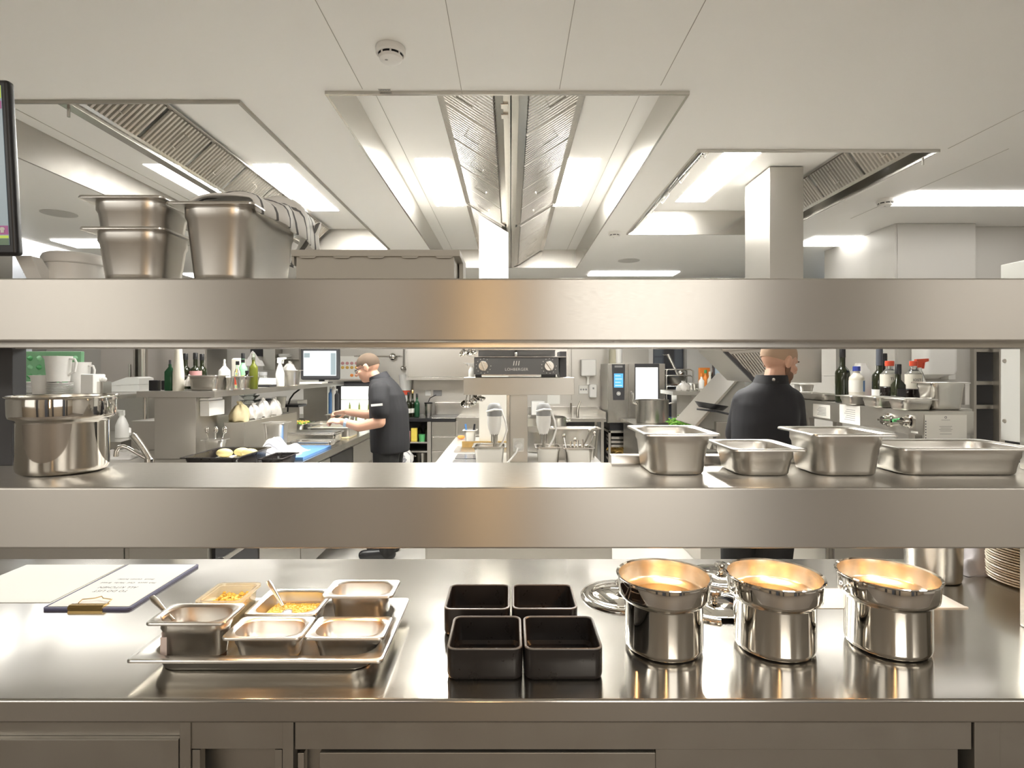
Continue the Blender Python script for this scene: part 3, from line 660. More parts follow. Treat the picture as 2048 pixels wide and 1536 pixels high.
# ================================================================ background, left part
def bottle(name, label, x, y, z, r, H, rn, zs, zn, m, cap=None, caph=.03, capr=None, lab=None, lz=(.05, .12), group=None, cat='bottle', sq=False, fill_=None):
    t = thing(name, label, cat, (x, y, z), 0, group)
    mb = MB()
    if sq: mb.loft([rrect(2*r*.92, 2*r*.92, r*.3, 0), rrect(2*r, 2*r, r*.35, .004), rrect(2*r, 2*r, r*.35, zs), rrect(2*rn, 2*rn, rn*.99, zn), rrect(2*rn, 2*rn, rn*.99, H)])
    else: mb.lathe([(0, 0), (r*.9, 0), (r, .005), (r, zs), (r*.93, zs+(zn-zs)*.3), (rn+(r-rn)*.35, zs+(zn-zs)*.7), (rn, zn), (rn, H-.004), (rn*1.08, H-.004), (rn*1.08, H), (0, H)], seg=24)
    mb.build('body', m, t)
    if cap:
        cr = capr or rn*1.25; mb = MB(); mb.lathe([(0, H-caph*.4), (cr, H-caph*.4), (cr, H+caph*.55), (cr*.9, H+caph*.6), (0, H+caph*.6)], seg=20); mb.build('cap', cap, t)
    if lab:
        mb = MB()
        if sq: mb.box(-r*.85, r*.85, -r-.0012, -r-.0002, *lz)
        else: mb.lathe([(r+.0003, lz[0]), (r+.0012, lz[0]), (r+.0012, lz[1]), (r+.0003, lz[1])], seg=24)
        mb.build('label', lab, t)
    return t
def spray(label, x, y, z, r, H, m='white', head='white', right=True, group=None):
    t = thing('spray_bottle', label, 'spray bottle', (x, y, z), 0, group); s = 1 if right else -1
    mb = MB(); mb.lathe([(0, 0), (r*.9, 0), (r, .006), (r*.97, H*.45), (r*.6, H*.66), (r*.38, H*.74), (r*.36, H*.8), (0, H*.8)], seg=24); mb.build('body', m, t)
    mb = MB(); mb.prism([(-s*.022, H*.80), (s*.016, H*.80), (s*.018, H*.9), (s*.055, H*.94), (s*.055, H*1.0), (-s*.02, H*.985)], 'y', -.011, .011)
    mb.prism([(s*.03, H*.93), (s*.036, H*.92), (s*.03, H*.78), (s*.022, H*.78)], 'y', -.006, .006); mb.build('trigger_head', head, t, smooth=0)
    return t
def boxy(name, m, label, cat, x0, x1, y0, y1, z0, z1, bev=.004, group=None, parent=None):
    mb = MB(); mb.box(x0, x1, y0, y1, 0, z1-z0, bev)
    cx_, cy_ = (x0+x1)/2, (y0+y1)/2; mb.xf(Matrix.Translation((-cx_, -cy_, 0)))
    return solo(mb, name, m, label, cat, (cx_, cy_, z0), 0, group)
def cloth_bag(label, x, y, z, w, d, h, m, seed, name='plastic_bag'):
    mb = MB(); rnd = random.Random(seed); rings = []
    for k, (s_, zz) in enumerate(((.5, 0), (.95, .04), (1.0, .3), (.9, .55), (.55, .75), (.22, .86), (.3, 1.0))):
        rings.append([Vector((math.cos(a)*w/2*s_*(1+.14*math.sin(3*a+seed+k)+.1*math.sin(7*a+k*2)), math.sin(a)*d/2*s_*(1+.12*math.sin(4*a+k)), h*zz+.01*math.sin(5*a+k)*(zz > 0))) for a in [2*math.pi*i/28 for i in range(28)]])
    mb.loft(rings); return solo(mb, name, m, label, 'bag', (x, y, z), smooth=75)
# --- long worktop of the left cooking line
LX, LY0, LY1 = -1.43, 2.73, 7.1
mb = MB(); mb.box(-3.1, LX, LY0, LY1, CT-.05, CT, .004); solo(mb, 'steel_worktop', 'satin', 'steel worktop of the left cooking line in front of the man in black', 'worktop')
t = thing('base_cabinet', 'long row of steel cabinets below the left cooking line worktop', 'cabinet', (-2.3, LY0, 0))
def lp(mb, n, m, **k): return mb.build(n, m, t, (2.3, -LY0, 0), **k)
mb = MB(); mb.box(-3.07, LX-.03, LY0+.03, LY1-.03, .12, CT-.052); lp(mb, 'carcass', 'panel', smooth=0)
for a, b in ((-3.07, PX(254, 2.75)-.01), (PX(254, 2.75)+.01, LX-.03)):
    mb = MB(); mb.box(a, b, LY0+.012, LY0+.03, .12, CT-.06, .002); lp(mb, 'end_panel', 'panel')
mb = MB(); mb.box(PX(250, 2.74), PX(258, 2.74), LY0+.008, LY0+.03, .12, CT-.06, .002); lp(mb, 'post', 'satin')
for i, (a, b) in enumerate(((2.78, 3.25), (3.27, 3.9), (3.92, 4.55), (4.57, 5.2), (5.22, 5.9), (5.92, 6.5), (6.52, 7.05))):
    mb = MB(); mb.box(LX-.03, LX-.012, a, b, .14, CT-.07, .002); d_ = lp(mb, 'door', 'black' if i in (0, 3) else 'panel')
    mb = MB(); mb.box(LX-.012, LX+.006, a+.05, b-.05, CT-.32, CT-.295, .003); mb.build('handle', 'satin', d_, smooth=0)
# --- overshelf of the left line
t = thing('overshelf', 'long steel shelf on two posts above the left cooking line, full of bottles', 'shelf', (-2.35, 4.05, CT))
def op(mb, n, m, **k): return mb.build(n, m, t, (2.35, -4.05, -CT), **k)
OT, OB = 1.385, 1.34
mb = MB(); mb.box(-2.63, -2.08, 4.0, 7.1, OB, OT, .003); op(mb, 'shelf', 'panel')
mb = MB(); mb.box(-2.535, -2.24, 4.05, 4.35, CT, OB, .003); op(mb, 'post', 'panel')
mb = MB(); mb.box(-2.535, -2.24, 6.96, 7.08, CT, OB, .003); op(mb, 'post', 'panel')
mb = MB(); mb.box(-2.24, -2.17, 4.1, 4.32, 1.20, 1.31, .004); mb.box(-2.24, -2.175, 4.1, 4.3, 1.313, 1.33, .003); op(mb, 'socket_box', 'white')
boxy('serving_ledge', 'panel', 'raised steel ledge along the left cooking line below the long shelf', 'ledge', -2.2, -2.045, 4.37, 5.45, CT, 1.13, .003)
boxy('serving_ledge', 'panel', 'second raised steel ledge behind the bags on the left cooking line', 'ledge', -3.0, -2.56, 4.5, 6.9, CT, 1.13, .003)
LG = 1.13
def onto(x, z, Z): return PX(x, Z)
# things under the long shelf
cloth_bag('clear bag of pale yellow bread at the near end of the steel ledge', -2.125, 4.47, LG, .14, .17, .15, 'cream', 2, 'bread_bag')
for k, (yy, hh, lb) in enumerate(((4.68, .13, 'clear plastic bag beside the bread bag on the steel ledge'), (4.87, .16, 'pointed clear plastic bag in the middle of the steel ledge'), (5.1, .15, 'clear plastic bag at the far end of the row on the steel ledge'))):
    cloth_bag(lb, -2.12, yy, LG, .13, .16, hh, 'bag', 5+k)
boxy('notice_sheet', 'paper', 'white notice sheet hanging below the long shelf at the left', 'notice', PX(436, 4.7), PX(463, 4.7), 4.70, 4.703, PZ(830, 4.7), OB, 0)
t = thing('glass_stack', 'stack of clear glass bowls behind the plastic bags', 'bowls', (-2.66, 5.8, LG))
for k in range(4):
    mb = MB(); z = .045*k; mb.lathe([(0, z), (.04, z), (.095, z+.05), (.098, z+.055), (.09, z+.05), (.04, z+.006), (0, z+.006)], seg=24); mb.build('bowl', 'glass', t)
boxy('carton', 'dark', 'dark grey carton behind the glass bowls under the long shelf', 'carton', PX(515, 6.1), PX(552, 6.1), 6.1, 6.3, LG, LG+.09)
boxy('carton', 'grey', 'light grey open carton on the rear ledge under the long shelf', 'carton', PX(530, 5.9), PX(553, 5.9), 5.85, 6.0, LG, LG+.08)
mb = MB(); mb.lathe([(0, 0), (.04, 0), (.055, .12), (.052, .12), (.037, .005), (0, .005)], seg=24); solo(mb, 'paper_cup', 'white', 'white plastic cup on the rear ledge under the long shelf', 'cup', (PX(562, 6.0), 6.0, LG))
boxy('paper_pile', 'paper', 'pile of papers lying on the rear ledge near the black cable', 'papers', PX(572, 6.5), PX(602, 6.5), 6.4, 6.7, LG, LG+.05)
boxy('black_tray', 'black', 'black tray on the rear ledge under the papers', 'tray', PX(560, 6.15), PX(600, 6.15), 6.1, 6.35, LG, LG+.025)
mb = MB(); mb.tube([W(600, 778, 6.2), W(588, 787, 6.2), W(580, 798, 6.2), W(576, 812, 6.2), W(575, 828, 6.2)], .009, 8); solo(mb, 'cable', 'black', 'black curved cable hanging under the long shelf', 'cable')
mb = MB(); mb.tube([W(420, 795, 4.6), W(422, 805, 4.6), W(432, 810, 4.6), W(425, 822, 4.6)], .005, 6); solo(mb, 'cable', 'dark', 'thin dark cable behind the white socket box', 'cable')
# --- trays and pans on the left worktop
t = thing('roasting_tin', 'large black roasting tin with peeled potatoes at the near end of the left worktop', 'roasting tin', (-1.84, 3.715, CT))
mb = pan_mesh(.36, .5, .1, fl=.018, r=.03, step=.02); mb.build('body', 'enamel', t)
for k, (x, y) in enumerate(((-.07, .0), (.03, .04), (.10, .0))):
    mb = MB(); mb.ell((0, 0, 0), .055, .038, .03); solo(mb, 'potato', 'potato', ('peeled potato lying leftmost in the large black roasting tin', 'peeled potato in the middle of the large black roasting tin', 'peeled potato lying rightmost in the large black roasting tin')[k], 'potato', (-1.86+x, 3.84+y, CT+.075))
mb = MB(); mb.loft([rrect(.28, .42, .03, 0), rrect(.29, .43, .03, .043)]); solo(mb, 'oven_paper', 'paper', 'crumpled baking paper under the potatoes in the large black tin', 'paper', (-1.84, 3.715, CT+.003))
pan('small black roasting tin beside the large one, near the white cloth', -1.632, -1.468, 3.66, .31, CT, .062, None, 'enamel', name='roasting_tin', cat='roasting tin')
pan('small steel pan of cutlery between the black tin and the steel ledge', -2.21, -2.05, 4.05, .12, CT, .135, None)
for k, (dx, lb) in enumerate(((-.03, 'steel spoon leaning left in the cutlery pan'), (.0, 'steel spoon upright in the cutlery pan'), (.03, 'steel spoon leaning right in the cutlery pan'))):
    mb = MB(); mb.tube([(-2.13+dx*.5, 4.11, CT+.01), (-2.13+dx*2, 4.11+dx*.3, CT+.19)], .008, 8, flat=.4); mb.ell((-2.13+dx*2, 4.11+dx*.3, CT+.2), .018, .008, .025); solo(mb, 'spoon', 'polish', lb, 'spoon')
pan('tall steel pan standing behind the white patterned cloth', -1.945, -1.76, 4.42, .165, CT, .22, None)
boxy('cutting_board', 'blue', 'blue cutting board at the edge of the left worktop', 'cutting board', -1.78, -1.455, 3.99, 4.62, CT, CT+.022)
M['patcloth'] = striped((.82, .81, .79), (.30, .30, .33), 9)
solo(crumple(MB(), .33, .30, .14, 11), 'kitchen_towel', 'patcloth', 'white patterned kitchen towel heaped on the blue cutting board', 'towel', (-1.70, 4.18, CT+.0225), smooth=80)
pan('low steel tray behind the white cloth on the blue board', -1.82, -1.47, 4.66, .2, CT, .045, None, 'satin', name='steel_tray', cat='tray')
pan('long lidded steel tray below the hands of the man in black', -2.02, -1.50, 4.90, .26, CT, .085, None, 'satin', name='steel_tray', cat='tray')
boxy('tray_cover', 'satin', 'flat steel cover on the long tray below the hands', 'cover', -2.0, -1.52, 4.915, 5.145, CT+.0865, CT+.093, .002)
pan('deep steel pan of pale food beyond the covered tray', -1.86, -1.46, 5.2, .33, CT, .105, None)
fill('pale_food', 'cream', 'pale creamy food in the deep pan beyond the covered tray', 'food', -1.86, -1.46, 5.2, .33, CT, .075)
pan('deep steel pan of pale food farthest along the left worktop', -2.0, -1.55, 5.6, .34, CT, .10, None)
fill('pale_food', 'cream', 'pale creamy food in the farthest deep pan of the left worktop', 'food', -2.0, -1.55, 5.6, .34, CT, .07)
pan('shallow pan of colourful vegetables beside the farthest steel pan', -2.32, -2.02, 5.55, .34, CT, .10, None)
mb = MB(); mb.loft([rrect(.25, .29, .03, 0), rrect(.25, .29, .03, .085)])
for m_ in (0, 1, 2): mb.blobs(lambda: (random.uniform(-.11, .11), random.uniform(-.13, .13), .085+random.uniform(0, .02)), .014, 60, .7, m_)
solo(mb, 'cut_vegetables', ['parsley2', 'orange', 'yellow'], 'colourful cut vegetables in the shallow pan of the left worktop', 'vegetables', (-2.17, 5.72, CT+.003), kind='stuff')
pan('steel pan with sauce ladles behind the hands of the man in black', -2.0, -1.7, 6.1, .2, CT, .15, None)
# --- things on the long shelf
def sx(x, Z): return PX(x, Z)
boxy('tablet', 'black', 'black tablet standing at the left end of the long shelf', 'tablet', sx(299, 4.07), sx(317, 4.07), 4.06, 4.1, OT, OT+.075)
boxy('speaker', 'black', 'small black box beside the green bottle on the long shelf', 'box', sx(322, 4.2), sx(333, 4.2), 4.2, 4.28, OT, OT+.07)
bottle('oil_bottle', 'small square green bottle with spout at the left of the long shelf', sx(340, 4.1), 4.1, OT, .028, .19, .010, .135, .17, 'greenglass', 'dark', .05, .008, sq=True)
t = thing('squeeze_bottle', 'tall white tapering bottle beside the green bottle on the long shelf', 'bottle', (sx(357, 4.08), 4.08, OT))
mb = MB(); mb.lathe([(0, 0), (.036, 0), (.038, .01), (.037, .12), (.027, .25), (.021, .315), (.012, .33), (0, .33)], seg=24); mb.build('body', 'offwhite', t)
for x, Z, H, r, lb in ((371, 4.4, .245, .041, 'dark wine bottle directly behind the tall white bottle'), (391, 4.4, .25, .043, 'dark wine bottle with pink label on the long shelf'), (404, 4.55, .245, .036, 'slim dark bottle right of the wine bottle with pink label')):
    bottle('wine_bottle', lb, sx(x, Z), Z, OT, r, H, .015, .14, .18, 'wine', 'black', .05, .017, 'pink' if x == 391 else None, (.09, .14))
pan('steel pan wrapped in plastic film on the long shelf', sx(373, 4.06), sx(437, 4.06), 4.03, .2, OT, .108, None, 'satin')
solo(crumple(MB(), .1, .16, .09, 21), 'plastic_film', 'bag', 'crumpled plastic film over the left edge of the wrapped pan', 'film', (sx(376, 4.1)-.03, 4.17, OT+.03), smooth=80)
for x, lb in ((444, 'small steel cup right of the wrapped pan'), (460, 'small steel cup left of the long steel pan on the shelf')):
    mb = MB(); mb.lathe([(0, 0), (.024, 0), (.027, .006), (.030, .092), (.028, .092), (.025, .008), (0, .008)], seg=24); solo(mb, 'steel_cup', 'satin', lb, 'cup', (sx(x, 4.2), 4.2, OT))
pan('long steel pan between the steel cups and the oil bottle', sx(470, 4.3), sx(499, 4.3), 4.24, .3, OT, .10, None, 'satin')
bottle('plastic_jug', 'white plastic squeeze bottle with pointed tip on the long shelf', sx(449, 4.75), 4.75, OT, .046, .2, .012, .13, .18, 'white', 'white', .06, .008)
boxy('plastic_jug', 'offwhite', 'cream plastic canister behind the squeeze bottle on the long shelf', 'canister', sx(461, 4.95), sx(482, 4.95), 4.95, 5.05, OT, OT+.25, .02)
bottle('sauce_bottle', 'small clear sauce bottle with black cap and red label', sx(475, 4.6), 4.6, OT, .026, .20, .012, .12, .16, 'glass', 'black', .03, .014, 'red', (.03, .09))
bottle('oil_bottle', 'light green bottle with tall black cap behind the sauce bottle', sx(486, 4.8), 4.8, OT, .034, .24, .014, .15, .2, 'mint', 'black', .08, .015, 'yellow', (.05, .1))
bottle('oil_bottle', 'green olive oil bottle in front on the long shelf', sx(507, 4.4), 4.4, OT, .032, .245, .012, .16, .2, 'olive', 'glass', .05, .014)
bottle('sauce_bottle', 'small bottle with yellow label beside the olive oil bottle', sx(494, 4.6), 4.6, OT, .024, .13, .012, .09, .11, 'soy', 'black', .02, .014, 'lime', (.04, .085))
for x, lb in ((513, 'round cream jar right of the olive oil bottle'), (526, 'clear storage jar behind the white box on the long shelf')):
    bottle('storage_jar', lb, sx(x, 5.1), 5.1, OT, .036, .11, .03, .08, .1, 'offwhite' if x == 513 else 'glass', 'grey', .03, .036, cat='jar')
boxy('carton', 'white', 'low white carton in front of the jars on the long shelf', 'carton', sx(511, 4.95), sx(545, 4.95), 4.95, 5.03, OT+.018, OT+.075)
boxy('hand_scanner', 'black', 'black flat device under the white carton on the long shelf', 'device', sx(508, 4.93), sx(542, 4.93), 4.9, 5.05, OT, OT+.017)
spray('white spray bottle on the long shelf left of the steel pan', sx(560, 5.1), 5.1, OT, .038, .26, 'white')
pan('tall steel pan on the long shelf beside the screen', sx(565, 5.2), sx(600, 5.2), 5.15, .15, OT, .145, None)
cloth_bag('bunched clear bag in the tall steel pan beside the screen', sx(582, 5.25), 5.225, OT+.09, .12, .11, .13, 'bag', 13)
t = thing('order_monitor', 'wide bright order screen on the far end of the long shelf', 'monitor', (sx(641, 6.3), 6.3, OT))
mb = MB(); mb.box(-.215, .215, -.02, .03, .035, .40, .02, seg=3); mb.build('housing', 'dark', t)
mb = MB(); mb.box(-.18, .18, -.0225, -.0185, .08, .355); s_ = mb.build('screen', 'screen', t, smooth=0)
mb = MB(); mb.box(-.175, -.11, -.0235, -.022, .28, .33); mb.box(.12, .175, -.0235, -.022, .09, .33); s2 = mb.build('screen_tile', 'screengrey', s_, smooth=0)
mb = MB(); mb.box(-.1, .1, .0, .12, 0, .012, .004); mb.box(-.03, .03, .03, .06, .01, .08, .004); mb.build('stand', 'dark', t)
boxy('paper_pile', 'paper', 'loose papers in front of the bright order screen', 'papers', sx(606, 6.0), sx(650, 6.0), 5.9, 6.1, OT, OT+.02)
# --- washing-up side at the far left
t = thing('dish_shelf', 'steel dish shelf at the far left with white jugs and plates', 'shelf', (-3.62, 4.7, 0))
mb = MB(); mb.box(-.6, .48, -.3, .32, 1.30, 1.335, .003); mb.build('top', 'satin', t)
for x, y in ((-.55, -.25), (.43, -.25), (-.55, .27), (.43, .27)):
    mb = MB(); mb.tube([(x, y, 0), (x, y, 1.302)], .016, 10); mb.build('leg', 'satin', t)
DZ = 1.3355
def jug(label, x, y, z, r, H, lip=-1, handle=1):
    t = thing('measuring_jug', label, 'jug', (x, y, z), group=None)
    mb = MB(); R = []
    for k, (q, zz) in enumerate(((0.0001, 0), (.82, 0), (.84, .05), (.98, .85), (1.06, 1.0), (1.02, 1.0), (.94, .85), (.8, .06), (.0001, .05))):
        R.append([Vector((math.cos(a)*r*q*(1+(.22 if zz >= .99 and math.cos(a)*lip > .8 else 0)), math.sin(a)*r*q, zz*H)) for a in [2*math.pi*i/28 for i in range(28)]])
    mb.loft(R, False, False); mb.build('body', 'white', t)
    mb = MB(); mb.tube([(handle*r*.9, 0, H*.9), (handle*r*1.45, 0, H*.88), (handle*r*1.6, 0, H*.75), (handle*r*1.45, 0, H*.4), (handle*r*.85, 0, H*.25)], .009, 8); mb.build('handle', 'white', t)
    return t
jug('low white plastic tub with pouring lip at the left of the dish shelf', PX(88, 4.5), 4.5, DZ, .085, .155)
for i in range(9):
    mb = MB(); mb.lathe([(0, 0), (.06, 0), (.085, .008), (.084, .011), (.058, .004), (0, .004)], seg=28); solo(mb, 'white_plate', 'white', 'white plate in the stack below the white jug on the dish shelf', 'plate', (PX(124, 4.5), 4.48, DZ+.0005+.0105*i), group='white plates on the dish shelf')
for i in range(9):
    mb = MB(); mb.lathe([(0, 0), (.07, 0), (.10, .008), (.099, .011), (.068, .004), (0, .004)], seg=28); solo(mb, 'white_plate', 'white', 'white plate in the stack at the far left end of the dish shelf', 'plate', (PX(50, 4.8), 4.8, DZ+.0005+.0105*i), group='white plates at the end of the dish shelf')
jug('large white measuring jug with pouring lip on top of the plate stack', PX(117, 4.48), 4.48, DZ+.106, .088, .20)
jug('white measuring jug with big handle right of the plate stack', PX(158, 4.65), 4.65, DZ, .08, .26)
boxy('plastic_box', 'white', 'white square plastic box at the right of the white jugs', 'box', PX(166, 4.45), PX(192, 4.45), 4.42, 4.56, DZ, DZ+.165, .01)
boxy('steel_canister', 'satin', 'small square steel canister at the right end of the dish shelf', 'canister', PX(193, 4.5), PX(213, 4.5), 4.46, 4.56, DZ, DZ+.105, .004)
for k in range(3):
    mb = MB(); mb.ell((0, 0, .018), .022, .018, .018); solo(mb, 'egg', 'white', ('left white egg on the steel canister', 'middle white egg on the steel canister', 'right white egg on the steel canister')[k], 'egg', (PX(198+5*k, 4.5), 4.5, DZ+.1055))
t = thing('dish_rack', 'light green plastic dish rack leaning behind the white jugs', 'rack', (-4.05, 5.05, DZ))
mb = MB(); mb.box(-.25, .25, -.01, .03, 0, .36, .006)
mb.build('frame', 'mint', t)
for i in range(6):
    for j in range(4):
        mb = MB(); x, z = -.2+.08*i, .06+.08*j; mb.lathe([(0, .0), (.024, 0), (.012, .02), (.006, .03), (0, .03)], seg=10); mb.xf(Matrix.Translation((x, -.012, z)) @ Matrix.Rotation(math.pi/2, 4, 'X')); mb.build('peg', 'green' if (i+j) % 2 else 'mint', t)
# tall fridges and grey partition at the back left
for a, b, lb in ((200, 268, 'tall steel cupboard at the back left behind the white appliance'), (292, 412, 'tall ribbed steel cupboard behind the bottles at the back left')):
    x0, x1 = PX(a, 7.2), PX(b, 7.2); t = thing('tall_cupboard', lb, 'cupboard', ((x0+x1)/2, 7.5, 0)); w = x1-x0
    mb = MB(); mb.box(-w/2, w/2, -.28, .24, 0, 2.1, .004); mb.build('carcass', 'panel', t)
    mb = MB(); mb.box(-w/2+.01, w/2-.01, -.30, -.28, .12, 2.09, .003); mb.build('door', M.setdefault('paledoor', mat('pale_metal_door', (.62, .58, .54), .4, .5)), t)
    mb = MB(); mb.tube([(w/2-.04, -.32, .9), (w/2-.04, -.32, 1.6)], .012, 8); mb.build('handle', 'satin', t)
mb = MB(); mb.lathe([(0, 0), (.05, 0), (.05, 2.0), (.03, 2.02), (0, 2.02)], seg=20); solo(mb, 'drain_pipe', 'satin', 'vertical steel pipe between the two tall cupboards', 'pipe', (PX(286, 6.9), 6.9, 0))
t = thing('steel_cabinet', 'steel cabinet below the white lidded appliance at the left', 'cabinet', (-4.1, 6.12, 0))
mb = MB(); mb.box(-.28, .32, -.18, .17, CT, 1.30, .004); mb.build('carcass', 'panel', t)
mb = MB(); mb.box(-.27, .31, -.19, -.18, CT+.02, 1.28, .003); mb.build('door', 'panel', t)
t = thing('food_container', 'white lidded plastic appliance with sloping top at the left', 'appliance', (PX(262, 6.1), 6.1, 1.302))
mb = MB(); mb.prism([(-.165, 0), (.165, 0), (.165, .075), (-.165, .06)], 'y', -.12, .12); mb.build('base', 'white', t, smooth=0)
mb = MB(); mb.prism([(-.165, .062), (.168, .077), (.165, .14), (.12, .155), (.03, .15), (-.14, .09)], 'y', -.122, .122); mb.build('lid', 'white', t, smooth=0)
mb = MB(); mb.box(-.145, -.125, -.126, -.12, .03, .045); mb.build('clip', 'grey', t, smooth=0)
# wash counter, tap, spray bottle, towels
mb = MB(); mb.prism([(-5.3, 5.0), (-3.42, 5.0), (-3.72, 6.3), (-5.3, 6.3)], 'z', CT-.06, CT); solo(mb, 'steel_worktop', 'satin', 'steel wash-up worktop at the far left behind the tap', 'worktop', smooth=0)
mb = MB(); mb.prism([(-5.25, 5.05), (-3.46, 5.05), (-3.76, 6.25), (-5.25, 6.25)], 'z', .1, CT-.062); solo(mb, 'base_cabinet', 'dark', 'dark cabinet below the wash-up worktop at the far left', 'cabinet', smooth=0)
spray('white spray bottle on the wash-up worktop beside the big pot', PX(244, 5.3), 5.3, CT, .055, .26, 'white', 'white', False)
solo(crumple(MB(), .30, .22, .075, 31), 'kitchen_towel', 'cloth', 'folded white towel on the wash-up worktop', 'towel', (-3.78, 5.8, CT+.0005), smooth=80)
solo(crumple(MB(), .30, .25, .06, 37), 'kitchen_towel', 'cloth', 'white towel spread on the left worktop behind the tap', 'towel', (-2.85, 4.15, CT+.0005), smooth=80)
t = thing('mixer_tap', 'chrome mixer tap with curved spout at the left behind the big pot', 'tap', (PX(299, 3.75), 3.75, CT))
mb = MB(); mb.lathe([(0, 0), (.034, 0), (.034, .008), (.03, .012), (.03, .05), (.024, .056), (0, .056)], seg=28); mb.build('base', 'polish', t)
mb = MB(); mb.tube([(0, 0, .04), (-.07, -.01, .085), (-.125, -.02, .122), (-.155, -.025, .135), (-.18, -.03, .13), (-.197, -.03, .105), (-.20, -.03, .07)], [.013, .013, .013, .013, .014, .014, .016], 14); mb.build('spout', 'polish', t)
mb = MB(); mb.tube([(.0, 0, .05), (-.035, -.02, .13), (-.075, -.05, .215)], [.019, .021, .022], 18, cap=False); mb.ell((-.073, -.048, .215), .012, .012, .012); mb.build('lever', 'satin', t)
# ================================================================ background, middle: island, grill, back wall
IX0, IX1, IY0, IY1 = -.52, .62, 3.3, 5.35
IM = M['islandtop'] = mat('pale_island_top', (.74, .73, .70), .3, .7)
mb = MB(); mb.box(IX0, IX1, IY0, IY1, CT-.05, CT, .004); solo(mb, 'island_worktop', 'islandtop', 'pale steel worktop of the middle cooking island', 'worktop')
t = thing('base_cabinet', 'pale steel cabinet block below the middle cooking island', 'cabinet', (0, IY0, 0))
mb = MB(); mb.box(IX0+.03, IX1-.03, .03, IY1-IY0-.03, .0, CT-.052); mb.build('carcass', 'panel', t, smooth=0)
mb = MB(); mb.box(IX0+.032, IX1-.032, .012, .03, .12, CT-.06, .003); mb.build('end_panel', 'panel', t)
for i in range(3):
    mb = MB(); mb.box(IX0+.014, IX0+.03, .06+.66*i, .68+.66*i, .14, CT-.08, .003); mb.build('door', 'panel', t)
for Y0, Y1, lb in ((3.75, 4.0, 'nearest black ceramic hob plate on the island'), (4.05, 4.28, 'second black ceramic hob plate on the island')):
    mb = MB(); mb.loft([rrect(.32, Y1-Y0, .01, 0), rrect(.32, Y1-Y0, .01, .004)]); solo(mb, 'hob_plate', M.setdefault('hobglass', mat('hob_glass', (.10, .10, .11), .12)), lb, 'hob', (-.24, (Y0+Y1)/2, CT))
t = thing('sunk_basin', 'steel basin with painted golden reflection let into the island behind the hob', 'basin', (-.21, 4.52, CT))
mb = MB(); mb.loft([rrect(.46, .34, .03, 0), rrect(.46, .34, .03, .006), rrect(.40, .28, .03, .006), rrect(.38, .26, .03, .001)], True, True); mb.build('rim', 'satin', t)
mb = MB(); mb.box(-.19, .19, .128, .140, .001, .05, .003); mb.build('back_edge', 'brass', t)  # steel edge coloured as brass to imitate a golden reflection
# bridge with grill
t = thing('grill_bridge', 'T shaped steel bridge carrying the grill on a square post', 'shelf', (.053, 3.95, CT))
BZ0, BZ1 = PZ(790, 3.82), PZ(755, 3.82)
bm2 = MB(); bm2.box(PX(927, 3.82)-.053, PX(1149, 3.82)-.053, -.13, .32, BZ0-CT, BZ1-CT, .004); bm2.build('shelf', 'brushed', t)
mb = MB(); mb.box(PX(1020, 3.95)-.053, PX(1055, 3.95)-.053, -.05, .15, 0, BZ0-CT, .004); mb.build('post', 'panel', t)
mb = MB(); mb.box(PX(1013, 3.97)-.053, PX(1020, 3.97)-.053, .0, .12, 0, BZ0-CT, .002); mb.build('edge_strip', 'satin', t)
mb = MB(); mb.box(PX(1026, 3.9)-.053, PX(1048, 3.9)-.053, -.062, -.05, PZ(903, 3.9)-CT, PZ(876, 3.9)-CT, .006); so = mb.build('socket', 'white', t)
mb = MB(); mb.lathe([(0, 0), (.030, 0), (.028, .03), (.018, .045), (0, .046)], seg=20); mb.xf(Matrix.Translation((PX(1037, 3.9)-.053, -.062, PZ(891, 3.9)-CT)) @ Matrix.Rotation(math.pi/2, 4, 'X')); mb.build('plug', 'white', so)
mb = MB(); mb.tube([(PX(1036, 3.9)-.053, -.105, PZ(893, 3.9)-CT), (PX(1033, 3.85)-.053, -.12, PZ(903, 3.85)-CT), (PX(1022, 3.8)-.053, -.17, PZ(917, 3.8)-CT), (PX(1010, 3.8)-.053, -.2, .004)], .006, 8); mb.build('plug_cable', 'white', so)
gz = BZ1+.0005
t = thing('salamander_grill', 'graphite salamander grill with two dials standing on the steel bridge', 'grill', (.04, 3.9, gz))
def ox(x): return PX(x, 3.8)-.04
def oz(y): return PZ(y, 3.8)-gz
mb = MB(); mb.box(ox(948), ox(1117), -.08, .30, .03, oz(715), .003); mb.build('body', 'black', t)
mb = MB(); mb.box(ox(948), ox(1117), -.10, -.08, oz(749), oz(716), .002); fp = mb.build('front_panel', 'lohb', t)
for a, b in ((950, 962), (1083, 1112)):
    mb = MB(); mb.box(ox(a), ox(b), -.08, -.02, 0, .032, .003); mb.build('foot', 'black', t)
mb = MB(); mb.box(ox(962), ox(1080), -.06, .25, .012, .03, .002); mb.build('drip_tray', 'satin', t)
mb = MB(); mb.box(ox(943), ox(1132), -.10, .30, oz(715)+.001, oz(713), .002); mb.build('top_plate', 'satin', t)
mb = MB(); mb.box(ox(955), ox(1112), -.02, .28, oz(712), oz(700), .003); mb.build('upper_body', 'lohb', t)
mb = MB(); mb.box(ox(953), ox(1114), -.05, .29, oz(700), oz(697), .002); mb.build('cover_plate', 'satin', t)
mb = MB(); mb.tube([(ox(1032), -.05, oz(713)), (ox(1032), -.05, oz(706)), (ox(1032), -.02, oz(702))], .010, 10); mb.build('lever', 'satin', t)
